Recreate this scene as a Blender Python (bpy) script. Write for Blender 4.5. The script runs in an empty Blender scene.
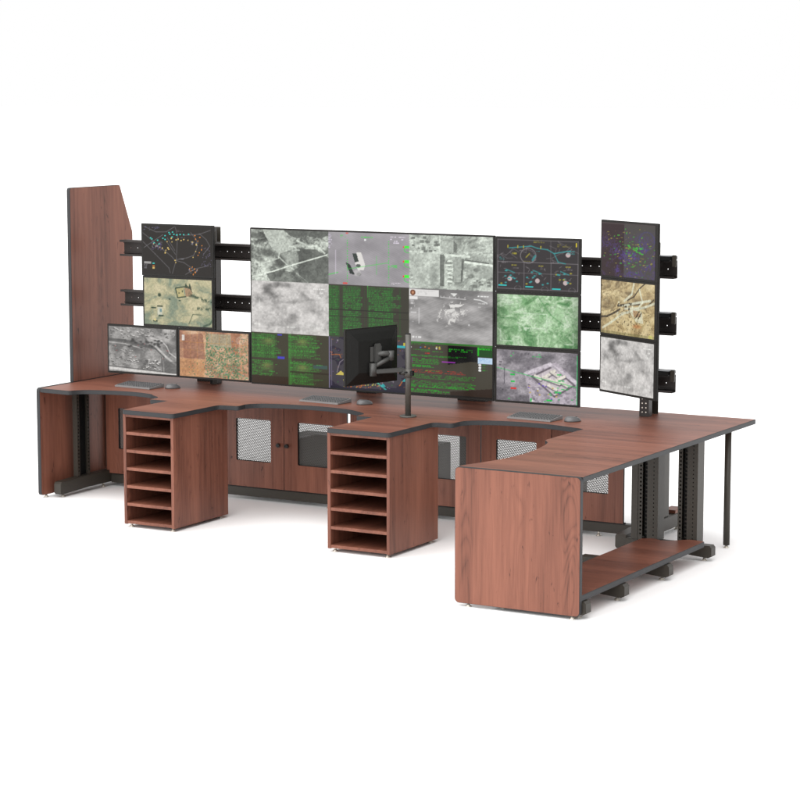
import bpy, bmesh, math, random
import numpy as np
from mathutils import Vector, Matrix
R = math.radians
random.seed(7)
sc = bpy.context.scene
col = sc.collection

# ------------------------------------------------------------------ materials
def newmat(name):
    m = bpy.data.materials.new(name); m.use_nodes = True
    nt = m.node_tree
    return m, nt, nt.nodes['Principled BSDF']

def flat(name, c, rough=.5, metal=0.0, spec=.5, noise=.12, nscale=60):
    m, nt, b = newmat(name)
    b.inputs['Roughness'].default_value = rough
    b.inputs['Metallic'].default_value = metal
    b.inputs['Specular IOR Level'].default_value = spec
    tc = nt.nodes.new('ShaderNodeTexCoord')
    n = nt.nodes.new('ShaderNodeTexNoise'); n.inputs['Scale'].default_value = nscale; n.inputs['Detail'].default_value = 4
    nt.links.new(tc.outputs['Object'], n.inputs['Vector'])
    mx = nt.nodes.new('ShaderNodeMix'); mx.data_type = 'RGBA'
    mx.inputs[6].default_value = (c[0]*(1-noise), c[1]*(1-noise), c[2]*(1-noise), 1)
    mx.inputs[7].default_value = (c[0]*(1+noise), c[1]*(1+noise), c[2]*(1+noise), 1)
    nt.links.new(n.outputs['Fac'], mx.inputs[0])
    nt.links.new(mx.outputs[2], b.inputs['Base Color'])
    return m

def wood(name, axis, seed, gloss=.42):
    """reddish cherry laminate; axis = direction of the grain"""
    m, nt, b = newmat(name)
    N, L = nt.nodes.new, nt.links.new
    tc = N('ShaderNodeTexCoord'); oi = N('ShaderNodeObjectInfo')
    add = N('ShaderNodeVectorMath'); add.operation = 'ADD'
    mul = N('ShaderNodeVectorMath'); mul.operation = 'SCALE'; mul.inputs['Scale'].default_value = 9.0
    comb = N('ShaderNodeCombineXYZ')
    for i in range(3): L(oi.outputs['Random'], comb.inputs[i])
    L(comb.outputs[0], mul.inputs[0]); L(tc.outputs['Object'], add.inputs[0]); L(mul.outputs[0], add.inputs[1])
    def mapped(sc_across, sc_along, off=0):
        mp = N('ShaderNodeMapping')
        s = [sc_across]*3; s['XYZ'.index(axis)] = sc_along
        mp.inputs['Scale'].default_value = s
        mp.inputs['Location'].default_value = (seed+off, seed*1.7+off, seed*.6)
        L(add.outputs[0], mp.inputs['Vector']); return mp.outputs[0]
    def noise(v, scale, detail=3, rough=.55, dist=0):
        n = N('ShaderNodeTexNoise'); n.inputs['Scale'].default_value = scale
        n.inputs['Detail'].default_value = detail; n.inputs['Roughness'].default_value = rough
        n.inputs['Distortion'].default_value = dist
        L(v, n.inputs['Vector']); return n.outputs['Fac']
    def math_(op, a, bb=None, clamp=False):
        n = N('ShaderNodeMath'); n.operation = op; n.use_clamp = clamp
        for i, v in enumerate((a, bb)):
            if v is None: continue
            if isinstance(v, (int, float)): n.inputs[i].default_value = v
            else: L(v, n.inputs[i])
        return n.outputs[0]
    def ramp(v, lo, hi):
        n = N('ShaderNodeMapRange'); n.inputs[1].default_value = lo; n.inputs[2].default_value = hi
        L(v, n.inputs[0]); return n.outputs[0]
    base = noise(mapped(7.5, 1.35), 1.0, 1.5, .4, .1)          # contour field -> cathedral figure
    rings = math_('PINGPONG', math_('MULTIPLY', base, 19.0), .5)
    rings = math_('POWER', ramp(rings, .0, .5), .45)
    broad = ramp(noise(mapped(7.5, .35, 3), 1.0, 3, .5), .36, .66)   # board-wide dark streaks
    fibre = noise(mapped(170, 3.2, 5), 1.0, 3, .6)
    mid = noise(mapped(44, 2.6, 8), 1.0, 4, .6, .3)
    figure = ramp(noise(mapped(8.5, .22, 15), 1.0, 1, .5), .50, .66)   # where the cathedral figure shows, plain straight grain elsewhere
    rings = math_('ADD', math_('MULTIPLY', math_('SUBTRACT', rings, .75), figure), .75)
    knots = ramp(noise(mapped(40, 11.0, 11), 1.0, 3, .6, .6), .655, .75)
    f = math_('ADD', math_('MULTIPLY', broad, .36), math_('MULTIPLY', rings, .26))
    f = math_('ADD', f, math_('MULTIPLY', ramp(fibre, .3, .7), .15))
    f = math_('ADD', f, math_('MULTIPLY', ramp(mid, .32, .68), .26))
    f = math_('SUBTRACT', f, math_('MULTIPLY', knots, .48), clamp=True)
    cr = N('ShaderNodeValToRGB'); L(f, cr.inputs[0])
    e = cr.color_ramp.elements
    e[0].position = .10; e[0].color = (.046, .0168, .0112, 1)
    e[1].position = .86; e[1].color = (.228, .0880, .0560, 1)
    x = cr.color_ramp.elements.new(.45); x.color = (.148, .0545, .0350, 1)
    L(cr.outputs[0], b.inputs['Base Color'])
    b.inputs['Roughness'].default_value = gloss
    b.inputs['Specular IOR Level'].default_value = .3
    bp = N('ShaderNodeBump'); bp.inputs['Strength'].default_value = .06; bp.inputs['Distance'].default_value = .002
    L(fibre, bp.inputs['Height']); L(bp.outputs[0], b.inputs['Normal'])
    return m

WZ = wood('cherry_grain_upright', 'Z', 2.0)
WX = wood('cherry_grain_lengthwise', 'X', 5.0, .45)
WY = wood('cherry_grain_depth', 'Y', 8.0, .40)
BAND = flat('edge_banding', (.027, .028, .030), .5, spec=.25)
STEEL = flat('powder_coated_steel', (.033, .0285, .0225), .45, .0, .35)
BLACK = flat('black_steel', (.009, .009, .009), .45, spec=.2)
RAIL = flat('rail_steel', (.026, .0215, .020), .4, spec=.3)
PLASTIC = flat('black_plastic', (.011, .010, .009), .45, spec=.18)
PLAST2 = flat('monitor_back_plastic', (.009, .009, .0085), .4, spec=.18)
GUN = flat('gunmetal_arm', (.050, .050, .048), .4, .1)
POLE = flat('pole_metal', (.075, .072, .064), .4, .05)
CHROME = flat('glide_metal', (.62, .58, .52), .3, .75)
KEYM = flat('keyboard_grey', (.18, .176, .176), .5)
KEYC = flat('keycap_grey', (.09, .09, .092), .5, noise=.3, nscale=90)
MOUSE = flat('mouse_grey', (.10, .10, .103), .4)
PCM = flat('computer_case', (.028, .027, .026), .4)
SLATE = flat('slate_plate', (.065, .068, .078), .35, .2)
KNOB = flat('knob_black', (.02, .02, .02), .3)

def perf():
    m, nt, b = newmat('perforated_metal')
    N, L = nt.nodes.new, nt.links.new
    tc = N('ShaderNodeTexCoord'); sp = N('ShaderNodeSeparateXYZ'); L(tc.outputs['Object'], sp.inputs[0])
    def M(op, a, bb=None):
        n = N('ShaderNodeMath'); n.operation = op
        for i, v in enumerate((a, bb)):
            if v is None: continue
            if isinstance(v, (int, float)): n.inputs[i].default_value = v
            else: L(v, n.inputs[i])
        return n.outputs[0]
    row = M('MULTIPLY', sp.outputs['Z'], 1/.0072)
    fr = M('FLOOR', row)
    fz = M('FRACT', row)
    xo = M('ADD', M('MULTIPLY', sp.outputs['X'], 1/.0170), M('MULTIPLY', fr, .37))
    fx = M('FRACT', xo)
    inz = M('LESS_THAN', M('ABSOLUTE', M('SUBTRACT', fz, .5)), .16)
    inx = M('LESS_THAN', M('ABSOLUTE', M('SUBTRACT', fx, .5)), .35)
    hole = M('MULTIPLY', inz, inx)
    tr = N('ShaderNodeBsdfTransparent'); mix = N('ShaderNodeMixShader')
    L(hole, mix.inputs[0]); L(b.outputs[0], mix.inputs[1]); L(tr.outputs[0], mix.inputs[2])
    b.inputs['Base Color'].default_value = (.070, .067, .062, 1); b.inputs['Roughness'].default_value = .5
    L(mix.outputs[0], nt.nodes['Material Output'].inputs['Surface'])
    return m
MESH = perf()

def screenmat():
    m, nt, b = newmat('screen_glass')
    a = nt.nodes.new('ShaderNodeVertexColor'); a.layer_name = 'picture'
    b.inputs['Base Color'].default_value = (.004, .004, .004, 1)
    b.inputs['Roughness'].default_value = .2
    b.inputs['Specular IOR Level'].default_value = .16
    nt.links.new(a.outputs['Color'], b.inputs['Emission Color'])
    b.inputs['Emission Strength'].default_value = .97
    return m
SCREEN = screenmat()

# ------------------------------------------------------------------ mesh building
class MB:
    def __init__(s): s.bm = bmesh.new(); s.mats = []
    def mi(s, m):
        if m not in s.mats: s.mats.append(m)
        return s.mats.index(m)
    def _bevel(s, faces, bev, seg=2):
        if bev <= 0: return
        es = set(); 
        for f in faces:
            for e in f.edges: es.add(e)
        es = [e for e in es if len(e.link_faces) == 2 and e.calc_face_angle(0) > .6]
        bmesh.ops.bevel(s.bm, geom=es, offset=bev, segments=seg, affect='EDGES', profile=.6, clamp_overlap=True)
    def box(s, a, b, m, bev=.0015, rot=None, piv=None):
        x0, y0, z0 = a; x1, y1, z1 = b
        t = bmesh.new()
        v = [t.verts.new(p) for p in ((x0,y0,z0),(x1,y0,z0),(x1,y1,z0),(x0,y1,z0),(x0,y0,z1),(x1,y0,z1),(x1,y1,z1),(x0,y1,z1))]
        for q in ((0,3,2,1),(4,5,6,7),(0,1,5,4),(1,2,6,5),(2,3,7,6),(3,0,4,7)): t.faces.new([v[i] for i in q])
        if bev > 0: bmesh.ops.bevel(t, geom=t.edges[:], offset=bev, segments=2, affect='EDGES', clamp_overlap=True)
        s.merge(t, m, rot, piv)
    def merge(s, t, m, rot=None, piv=None):
        k = s.mi(m) if m else 0
        mp = {}
        for v in t.verts:
            p = v.co.copy()
            if rot is not None:
                c = Vector(piv); p = rot @ (p - c) + c
            mp[v] = s.bm.verts.new(p)
        for f in t.faces:
            try: nf = s.bm.faces.new([mp[v] for v in f.verts])
            except ValueError: continue
            nf.material_index = k if m else f.material_index
            nf.smooth = f.smooth
        t.free()
    def prism(s, pts, plane, t0, t1, mcap, mside, holes=(), bev=0.0, mhole=None):
        """outline in a plane ('XY','XZ','YZ'), extruded between t0 and t1 on the third axis"""
        def P(p, t):
            if plane == 'XY': return (p[0], p[1], t)
            if plane == 'XZ': return (p[0], t, p[1])
            return (t, p[0], p[1])
        t = bmesh.new()
        kc, ks = s.mi(mcap), s.mi(mside); kh = s.mi(mhole) if mhole else ks
        loops = [list(pts)] + [list(h) for h in holes]
        rings = []
        for tt in (t0, t1):
            if bev > 0 : pass
            edges = []; rr = []
            for lp in loops:
                vs = [t.verts.new(P(p, tt)) for p in lp]; rr.append(vs)
                for i in range(len(vs)): edges.append(t.edges.new((vs[i], vs[(i+1) % len(vs)])))
            rings.append(rr)
            if holes:
                r = bmesh.ops.triangle_fill(t, use_beauty=True, use_dissolve=False, edges=edges)
                for f in r['geom']:
                    if isinstance(f, bmesh.types.BMFace): f.material_index = kc
            else:
                f = t.faces.new(rr[0]); f.material_index = kc
        for li in range(len(loops)):
            a, b = rings[0][li], rings[1][li]
            for i in range(len(a)):
                j = (i+1) % len(a)
                f = t.faces.new((a[i], a[j], b[j], b[i])); f.material_index = ks if li == 0 else kh
        bmesh.ops.recalc_face_normals(t, faces=t.faces[:])
        if bev > 0:
            es = [e for r_ in rings for i in range(len(r_[0])) for e in r_[0][i].link_edges if e.other_vert(r_[0][i]) in r_[0]]
            es = [e for e in set(es) if len(e.link_faces) == 2 and e.calc_face_angle(0) > .8]
            bmesh.ops.bevel(t, geom=es, offset=bev, segments=2, affect='EDGES', clamp_overlap=True, material=ks)
        s.merge(t, None)
    def cyl(s, p0, p1, r, m, n=24, r2=None, smooth=True):
        p0, p1 = Vector(p0), Vector(p1); d = (p1-p0); L = d.length; d.normalize()
        q = Vector((0,0,1)).rotation_difference(d).to_matrix()
        r2 = r if r2 is None else r2
        t = bmesh.new(); A = []; B = []
        for i in range(n):
            a = 2*math.pi*i/n; c = Vector((math.cos(a), math.sin(a), 0))
            A.append(t.verts.new(p0 + q @ (c*r))); B.append(t.verts.new(p1 + q @ (c*r2)))
        for i in range(n):
            f = t.faces.new((A[i], A[(i+1) % n], B[(i+1) % n], B[i])); f.smooth = smooth
        t.faces.new(A[::-1]); t.faces.new(B)
        s.merge(t, m)
    def build(s, name, parent=None, loc=None):
        """linked with its origin at the parent's base (or at loc)"""
        o0 = Vector(parent.location) if parent is not None and parent.parent is None else (Vector(parent['_w']) if parent is not None else Vector(loc or (0,0,0)))
        bmesh.ops.recalc_face_normals(s.bm, faces=s.bm.faces[:])
        for v in s.bm.verts: v.co -= o0
        me = bpy.data.meshes.new(name); s.bm.to_mesh(me); s.bm.free()
        for m in s.mats: me.materials.append(m)
        o = bpy.data.objects.new(name, me); col.objects.link(o)
        if parent is not None: o.parent = parent
        else: o.location = o0
        o['_w'] = list(o0)
        return o

def thing(name, loc, label, cat, group=None):
    o = bpy.data.objects.new(name, None); o.empty_display_size = .05
    col.objects.link(o); o.location = loc; o['_w'] = list(loc)
    o['label'] = label; o['category'] = cat
    if group: o['group'] = group
    return o
def copy_thing(o, loc, rz=None, label=None, rename=None):
    c = o.copy(); col.objects.link(c); c.location = loc
    if rz is not None: c.rotation_euler = (0, 0, rz)
    if label: c['label'] = label
    for ch in [x for x in bpy.data.objects if x.parent == o]:
        d = ch.copy(); col.objects.link(d); d.parent = c
        for g in [x for x in bpy.data.objects if x.parent == ch]:
            e = g.copy(); col.objects.link(e); e.parent = d
    return c

def rrect(x0, y0, x1, y1, r, n=5, corners=(1,1,1,1)):
    out = []
    for k, (cx, cy, a0) in enumerate(((x1-r, y0+r, -90), (x1-r, y1-r, 0), (x0+r, y1-r, 90), (x0+r, y0+r, 180))):
        if corners[k]:
            for i in range(n+1):
                a = R(a0 + 90*i/n); out.append((cx + r*math.cos(a), cy + r*math.sin(a)))
        else:
            out.append(((x1 if k < 2 else x0), (y0 if k in (0, 3) else y1)))
    return out
def circ(x, y, r, n=8):
    return [(x + r*math.cos(2*math.pi*i/n), y + r*math.sin(2*math.pi*i/n)) for i in range(n)]
def roundpoly(pts, n=4):
    """pts: (x, y, radius) -> outline with those corners rounded"""
    out = []; k = len(pts)
    for i in range(k):
        p = Vector(pts[i][:2]); r = pts[i][2]
        if r <= 0: out.append(tuple(p)); continue
        a = Vector(pts[i-1][:2]); b = Vector(pts[(i+1) % k][:2])
        da = (a-p).normalized(); db = (b-p).normalized()
        L = min(r, (a-p).length*.45, (b-p).length*.45)
        s, e = p+da*L, p+db*L
        for j in range(n+1):
            t = j/n; q = s*(1-t)**2 + p*2*t*(1-t) + e*t*t
            out.append(tuple(q))
    return out
def smooth_curve(pts, n=6):
    out = []
    P = [pts[0]] + list(pts) + [pts[-1]]
    for i in range(1, len(P)-2):
        p0, p1, p2, p3 = [Vector(q) for q in P[i-1:i+3]]
        for j in range(n):
            t = j/n
            q = .5*((2*p1) + (p2-p0)*t + (2*p0-5*p1+4*p2-p3)*t*t + (3*p1-p0-3*p2+p3)*t**3)
            out.append((q.x, q.y, 0))
    out.append((*pts[-1], 0)); return out
FZ = .013        # floor height
def glides(parent, pts, top=.045):
    for x, y in pts:
        mb = MB()
        mb.cyl((x, y, FZ+.0003), (x, y, FZ+.006), .017, CHROME, 16, .016)
        mb.cyl((x, y, FZ+.006), (x, y, FZ+.012), .012, CHROME, 12, .009)
        mb.cyl((x, y, FZ+.012), (x, y, top), .007, CHROME, 10)
        mb.build('foot', parent)

# ------------------------------------------------------------------ the worktop desk
desk = thing('corner_desk', (0, .9, 0), 'long cherry wood console desk with charcoal edges and a right return', 'desk')
TOPZ, UND = .75, .722
def bay(x0, x1, xs0=None):
    """concave user edge from left step x0 to right step x1"""
    w = x1-x0
    pts = [(x0, .895), (x0+.03, .945), (x0+.085, .985), (x0+.2*w+.05, 1.022), (x0+.42*w, 1.043), (x0+.6*w, 1.043), (x0+.78*w, 1.014), (x1-.10, .968), (x1-.03, .92), (x1, .88)]
    return smooth_curve(pts, 5)
out = []
out += [(-2.461, 1.846, 0), (-2.461, .898, 0), (-2.215, .880, .03)]
out += bay(-2.200, -1.50)
out += [(-1.50, .795, .01), (-1.362, .795, 0), (-1.362, .318, .012), (-.972, .300, .03), (-.966, .785, .03), (-.828, .800, .025)]
out += bay(-.840, .028)
out += [(.028, .79, .01), (.140, .79, 0), (.140, .268, .012), (.558, .266, .03), (.566, .775, .03), (.690, .785, .025)]
cv = [(.690, .885), (.712, .935), (.77, .985), (.872, 1.025), (.98, 1.045), (1.09, 1.050), (1.2, 1.040), (1.3, 1.016), (1.39, .988), (1.452, .966)]
out += smooth_curve(cv, 5)
out += [(1.447, .475, .02)]
out += smooth_curve([(1.50, .40), (1.53, .30), (1.555, .15), (1.566, 0), (1.560, -.15), (1.54, -.28), (1.51, -.40), (1.478, -.49), (1.458, -.573)], 5)
out += [(2.176, -.573, 0), (2.176, 1.846, .012)]
mb = MB()
outline = roundpoly(out)
mb.prism(outline, 'XY', UND, TOPZ, WX, BAND, bev=.0022)
top = mb.build('worktop', desk)
# end panels
mb = MB()
mb.prism(rrect(1.457, .032, 2.178, .7515, .024), 'XZ', -.606, -.575, WZ, BAND, bev=.002)
ep = mb.build('end_panel', desk)
glides(ep, ((1.53, -.588), (2.13, -.588)), .05)
mb = MB()
mb.prism(rrect(.895, .032, 1.846, .7515, .022), 'YZ', -2.491, -2.463, WZ, BAND, bev=.002)
ep = mb.build('end_panel', desk)
glides(ep, ((-2.477, .96), (-2.477, 1.78)), .05)
# lower shelf of the right return, with the notch round the upright
mb = MB()
mb.prism(roundpoly([(1.82, -.573, 0), (2.176, -.573, 0), (2.176, 1.075, .02), (2.075, 1.085, .03), (2.03, 1.035, .03), (1.975, .985, .03), (1.93, .985, .03), (1.89, 1.02, .02), (1.82, .985, .02)]), 'XY', .108, .140, WX, BAND, bev=.002)
mb.build('footrest_shelf', desk)

def foot_x(y, x0, x1):
    """floor beam running along X, its right end tapered below"""
    m = MB()
    pr = [(x0, .036), (x1-.20, .050), (x1-.10, .040), (x1-.02, .034), (x1, .044), (x1, .092), (x1-.012, .106), (x0, .106)]
    m.prism(pr, 'XZ', y-.034, y+.034, STEEL, STEEL, bev=.003)
    o = m.build('floor_beam', desk)
    glides(o, ((x1-.055, y), (x0+.05, y)), .045)
for y in (-.538, -.060, .535, 1.150): foot_x(y, 1.66, 2.197)
def foot_y(x, y0, y1, w=.03):
    m = MB()
    pr = [(y0, .046), (y0+.012, .034), (y0+.10, .037), (y0+.3, .045), (y1, .045), (y1, .128), (y0+.25, .128), (y0+.012, .118), (y0, .106)]
    m.prism(pr, 'YZ', x-w, x+w, STEEL, STEEL, bev=.003)
    o = m.build('floor_beam', desk)
    glides(o, ((x, y0+.06), (x, y0+.5), (x, y1-.05)), .05)
foot_y(-2.385, .965, 1.86)
foot_y(1.625, 1.13, 2.02, .036)
# long plinth beam below the cabinets
mb = MB(); mb.box((-2.355, 1.515, .040), (1.555, 1.575, .100), STEEL, .003)
ob = mb.build('floor_beam', desk); glides(ob, [(x, 1.53) for x in (-1.90, -.62, .33, 1.30)], .045)
mb = MB(); mb.box((-2.461, 1.60, .13), (-2.43, 1.62, .70), STEEL, .002); mb.build('cable_bracket', desk)

def slots(a0, a1, z0, z1, dz=.0235, w=.011, h=.011):
    hs = []; z = z0
    while z < z1:
        hs.append([(a0, z), (a0+w, z), (a0+w, z+h), (a0, z+h)]); z += dz
    return hs
def column_x(x0, x1, y0, y1, z0):
    """rack upright open toward +X: front web plain, two perforated flanges on the +X side"""
    m = MB(); z1 = UND-.002; t = .003
    m.box((x0, y0, z0), (x1-.001, y0+t, z1), STEEL, 0); m.box((x0, y1-t, z0), (x1-.001, y1, z1), STEEL, 0)
    m.box((x0, y0+t, z0), (x0+t, y1-t, z1), BLACK, 0)
    f = .027
    m.prism([(y0, z0), (y0+f, z0), (y0+f, z1), (y0, z1)], 'YZ', x1-.001, x1+.002, STEEL, STEEL, holes=slots(y0+.009, 0, z0+.03, z1-.03), mhole=BLACK)
    m.prism([(y1-f, z0), (y1, z0), (y1, z1), (y1-f, z1)], 'YZ', x1-.001, x1+.002, STEEL, STEEL, holes=slots(y1-f+.008, 0, z0+.03, z1-.03), mhole=BLACK)
    m.build('upright', desk)
def column_y(x0, x1, y0, y1, z0):
    """rack upright open toward the front: perforated flange, deep channel, perforated cheek"""
    m = MB(); z1 = UND-.002; t = .003
    m.box((x0, y0+.003, z0), (x0+t, y1, z1), STEEL, 0); m.box((x1-t, y0+.003, z0), (x1, y1, z1), STEEL, 0)
    m.box((x0+t, y1-t, z0), (x1-t, y1, z1), BLACK, 0)
    a = x0+.020
    m.prism([(x0, z0), (a+.006, z0), (a+.006, z1), (x0, z1)], 'XZ', y0, y0+.003, STEEL, STEEL, holes=slots(x0+.009, 0, z0+.03, z1-.03), mhole=BLACK)
    # black inner rail with square holes
    m.box((a+.006, y0+.030, z0), (a+.036, y0+.034, z1), BLACK, 0)
    z = z0+.03
    while z < z1-.03:
        m.box((a+.014, y0+.024, z), (a+.026, y0+.031, z+.009), STEEL, 0); z += .0235
    m.prism([(a+.036, z0), (x1, z0), (x1, z1), (a+.036, z1)], 'XZ', y0, y0+.003, STEEL, STEEL, holes=slots(x1-.030, 0, z0+.03, z1-.03, w=.006, h=.007), mhole=BLACK)
    m.build('upright', desk)
column_x(-2.404, -2.370, 1.165, 1.300, .128)
column_y(1.745, 1.868, 1.105, 1.20, .106)
column_y(1.992, 2.112, 1.105, 1.20, .106)
mb = MB(); mb.box((1.70, 1.105, .106), (1.744, 1.18, UND-.002), STEEL, .003); mb.build('upright', desk)
mb = MB(); mb.box((1.575, 1.60, .128), (1.655, 1.775, UND-.002), STEEL, .004)
mb.prism(rrect(1.612, .30, 1.626, .66, .006), 'XZ', 1.592, 1.5995, BLACK, BLACK); mb.build('upright', desk)
mb = MB(); mb.box((1.575, 1.86, .1285), (1.66, 2.0, .150), WX, .002); mb.build('beam_cover', desk)
# round leg at the far right corner
mb = MB(); mb.cyl((2.112, 1.565, .03), (2.112, 1.565, UND-.001), .0195, STEEL, 32)
lg = mb.build('leg', desk)
glides(lg, ((2.112, 1.565),), .032)

# ------------------------------------------------------------------ tall panel
tp = thing('tall_side_panel', (-2.477, 1.26, 0), 'tall cherry wood panel with sloping top corner rising at the left end of the desk', 'panel')
mb = MB()
mb.prism(roundpoly([(1.26, .7525, 0), (1.955, .7525, 0), (1.955, 1.727, .01), (1.815, 2.056, .012), (1.26, 2.054, .02)]), 'YZ', -2.493, -2.465, WZ, BAND, bev=.002)
mb.build('board', tp)
mb = MB(); mb.box((-2.4925, 1.85, .03), (-2.4655, 1.955, .751), STEEL, .002); mb.build('upright', tp)

# ------------------------------------------------------------------ open shelf pedestals
def pedestal(x0, x1, y0, y1, label):
    t = thing('shelf_pedestal', (x0, y0, 0), label, 'shelf unit', 'open shelf pedestals under the desk tips')
    Z0, Z1, T = .034, .7215, .021
    m = MB(); m.box((x0, y0, Z0), (x0+T, y1, Z1), WZ, .0012); m.build('side_panel', t)
    m = MB(); m.box((x1-T, y0, Z0), (x1, y1, Z1), WZ, .0012); m.build('side_panel', t)
    m = MB(); m.box((x0+T, y1-T, Z0), (x1-T, y1-.001, Z1-.001), WZ, .001); m.build('back_panel', t)
    m = MB(); m.box((x0+T, y0+.001, Z1-.018), (x1-T, y1-T, Z1-.001), WY, .001); m.build('top_panel', t)
    n = 6; z = Z0+.004; step = (Z1-.018-z)/n
    for i in range(n):
        m = MB(); zz = z+i*step
        m.box((x0+T, y0+.002, zz), (x1-T, y1-T, zz+.0185), WY, .001); m.build('shelf', t)
    glides(t, ((x0+.035, y0+.03), (x1-.03, y0+.03), (x0+.035, y1-.04), (x1-.03, y1-.04)), Z0+.002)
    return t
pedestal(-1.375, -.998, .340, .929, 'open cherry wood unit with six slots under the left desk tip')
pedestal(.127, .547, .295, .874, 'open cherry wood unit with six slots beneath the pole mounted monitor')

# ------------------------------------------------------------------ base cabinets with mesh windows
def cabinet(x0, x1, label, knobs=True):
    t = thing('base_cabinet', (x0, 1.5, .1), label, 'cabinet', 'base cabinets under the back of the desk')
    ZB, ZT = .108, .7205; Y0 = 1.5; xm = (x0+x1)/2
    m = MB()
    for xa, xb in ((x0+.030, x0+.045), (xm-.010, xm+.010), (x1-.048, x1-.034)):
        m.box((xa, Y0+.026, ZB+.001), (xb, Y0+.044, ZT-.001), STEEL, .001)
    m.box((x0+.046, Y0+.0265, ZB+.001), (x1-.20, Y0+.30, ZB+.012), BLACK, .001)
    m.box((x0+.046, Y0+.0265, ZT-.02), (x1-.049, Y0+.044, ZT-.002), BLACK, .001)
    m.build('frame', t)
    m = MB(); m.box((x0+.004, Y0+.022, .1005), (x1-.004, Y0+.05, .1075), BAND, .001); m.build('plinth', t)
    for k in (0, 1):
        a, b = (x0+.0015, xm-.002) if k == 0 else (xm+.002, x1-.0015)
        m = MB()
        m.prism([(a, ZB), (b, ZB), (b, ZT), (a, ZT)], 'XZ', Y0, Y0+.019, WZ, BAND, holes=[rrect(a+.104, .279, b-.100, .560, .010, 3)], mhole=BLACK)
        d = m.build('door', t)
        m = MB(); m.prism([(a+.09, .265), (b-.086, .265), (b-.086, .574), (a+.09, .574)], 'XZ', Y0+.0205, Y0+.0215, MESH, MESH)
        m.build('mesh_window', d)
        if knobs:
            m = MB(); kx = (b-.035) if k == 0 else (a+.027)
            m.cyl((kx, Y0, .402), (kx, Y0-.012, .402), .006, KNOB, 12)
            m.cyl((kx, Y0-.012, .402), (kx, Y0-.024, .402), .0145, KNOB, 20, .012)
            m.build('knob', d)
    return t
cabinet(-2.380, -1.424, 'cherry cabinet between the left end panel and the left shelf pedestal')
cabinet(-1.420, -.463, 'cherry cabinet with mesh windows and round black knobs between the two shelf pedestals')
cabinet(-.440, .504, 'cherry cabinet mostly hidden behind the right shelf pedestal')
cabinet(.508, 1.474, 'cherry cabinet with mesh windows in the right bay behind the return')
def computer(x, y, z, w, d, h, label):
    t = thing('computer_tower', (x, y, z), label, 'computer', 'computers inside the cabinets')
    m = MB(); m.box((x, y, z), (x+w, y+d, z+h), PCM, .004); m.build('case', t)
    m = MB(); m.box((x+w*.15, y-.004, z+h*.15), (x+w*.85, y+.0015, z+h*.85), BLACK, .002); m.build('front_grille', t)
computer(-1.055, 1.56, .127, .185, .21, .316, 'dark computer case behind the right mesh window between the two shelf pedestals')
computer(-1.03, 1.785, .127, .50, .12, .316, 'taller dark computer case at the rear behind the right mesh window between the pedestals')
computer(-.06, 1.58, .127, .225, .16, .350, 'low dark computer case in the mesh window just right of the right pedestal')
computer(.325, 1.555, .127, .080, .10, .45, 'narrow upright computer case at the right edge of that same mesh window')
computer(.93, 1.58, .127, .175, .20, .40, 'dark computer case seen beneath the right return through the last mesh window')

# ------------------------------------------------------------------ rail frame that carries the displays
fr = thing('monitor_rail_frame', (0, 1.65, .75), 'black steel frame of three long rails on posts behind the displays', 'frame')
def rail(zc, lim=(-2.278, 1.757)):
    m = MB(); h = .054; x0, x1 = lim; yb = 1.606; yf = 1.550
    holes = []
    x = x0+.055
    while x < x1-.03:
        holes.append(circ(x, zc, .0032, 8)); x += .056
    m.prism([(x0, zc-h+.003), (x1, zc-h+.003), (x1, zc+h-.003), (x0, zc+h-.003)], 'XZ', yb-.003, yb, RAIL, RAIL, holes=holes)
    for s in (-1, 1):
        z = zc+s*h
        m.box((x0, yf, min(z, z-s*.003)), (x1, yb, max(z, z-s*.003)), RAIL, .0008)
        m.box((x0, yf, min(z-s*.003, z-s*.014)), (x1, yf+.003, max(z-s*.003, z-s*.014)), RAIL, .0008)
        zi = zc+s*.034
        m.box((x0, yb-.013, zi-.003), (x1, yb-.0031, zi+.003), RAIL, .0008)
    m.build('rail', fr)
for zc in (1.645, 1.309, .966): rail(zc)
def post(x0, x1, z1=1.79, y0=1.622, y1=1.767, holes=False):
    m = MB()
    hs = []
    if holes:
        for zz in (.775, .802, .829, .856): hs += [circ(x0+.023, zz, .0062, 8), circ(x0+.045, zz, .0062, 8)]
    m.prism([(x0, TOPZ+.0005), (x1, TOPZ+.0005), (x1, z1), (x0, z1)], 'XZ', y0, y0+.004, RAIL, RAIL, holes=hs)
    m.box((x0, y0+.004, TOPZ+.0005), (x0+.004, y1, z1), RAIL, .0008)
    m.box((x1-.004, y0+.0041, TOPZ+.0005), (x1, y0+.05, z1), RAIL, .0008)
    m.box((x0+.004, y1-.004, TOPZ+.0005), (x1, y1, z1), STEEL, .0008)
    m.build('post', fr)
post(-1.790, -1.650, y0=1.742, y1=1.84); post(-.54, -.395, y0=1.75, y1=1.84); post(.21, .41, y0=1.742, y1=1.84); post(1.516, 1.578)
for zz in (.777, .804, .831, .858):  # bright discs added in place of holes with white background showing through
    for xx in (1.536, 1.560):
        m = MB(); m.cyl((xx, 1.6195, zz), (xx, 1.6219, zz), .0042, CHROME, 12); m.build('bright_hole_disc', fr)
mb = MB()   # slotted hanger plate seen beside the left stack
mb.box((-1.594, 1.612, .755), (-1.572, 1.640, 1.775), BLACK, .001); mb.box((-1.571, 1.607, .755), (-1.536, 1.612, 1.775), STEEL, .001); mb.box((-1.60, 1.640, .7515), (-1.56, 1.70, 1.70), RAIL, .001)
for z in (1.735, 1.50, 1.45, 1.18): mb.box((-1.594, 1.606, z), (-1.556, 1.612, z+.022), RAIL, .001)
mb.build('hanger_plate', fr)
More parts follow.
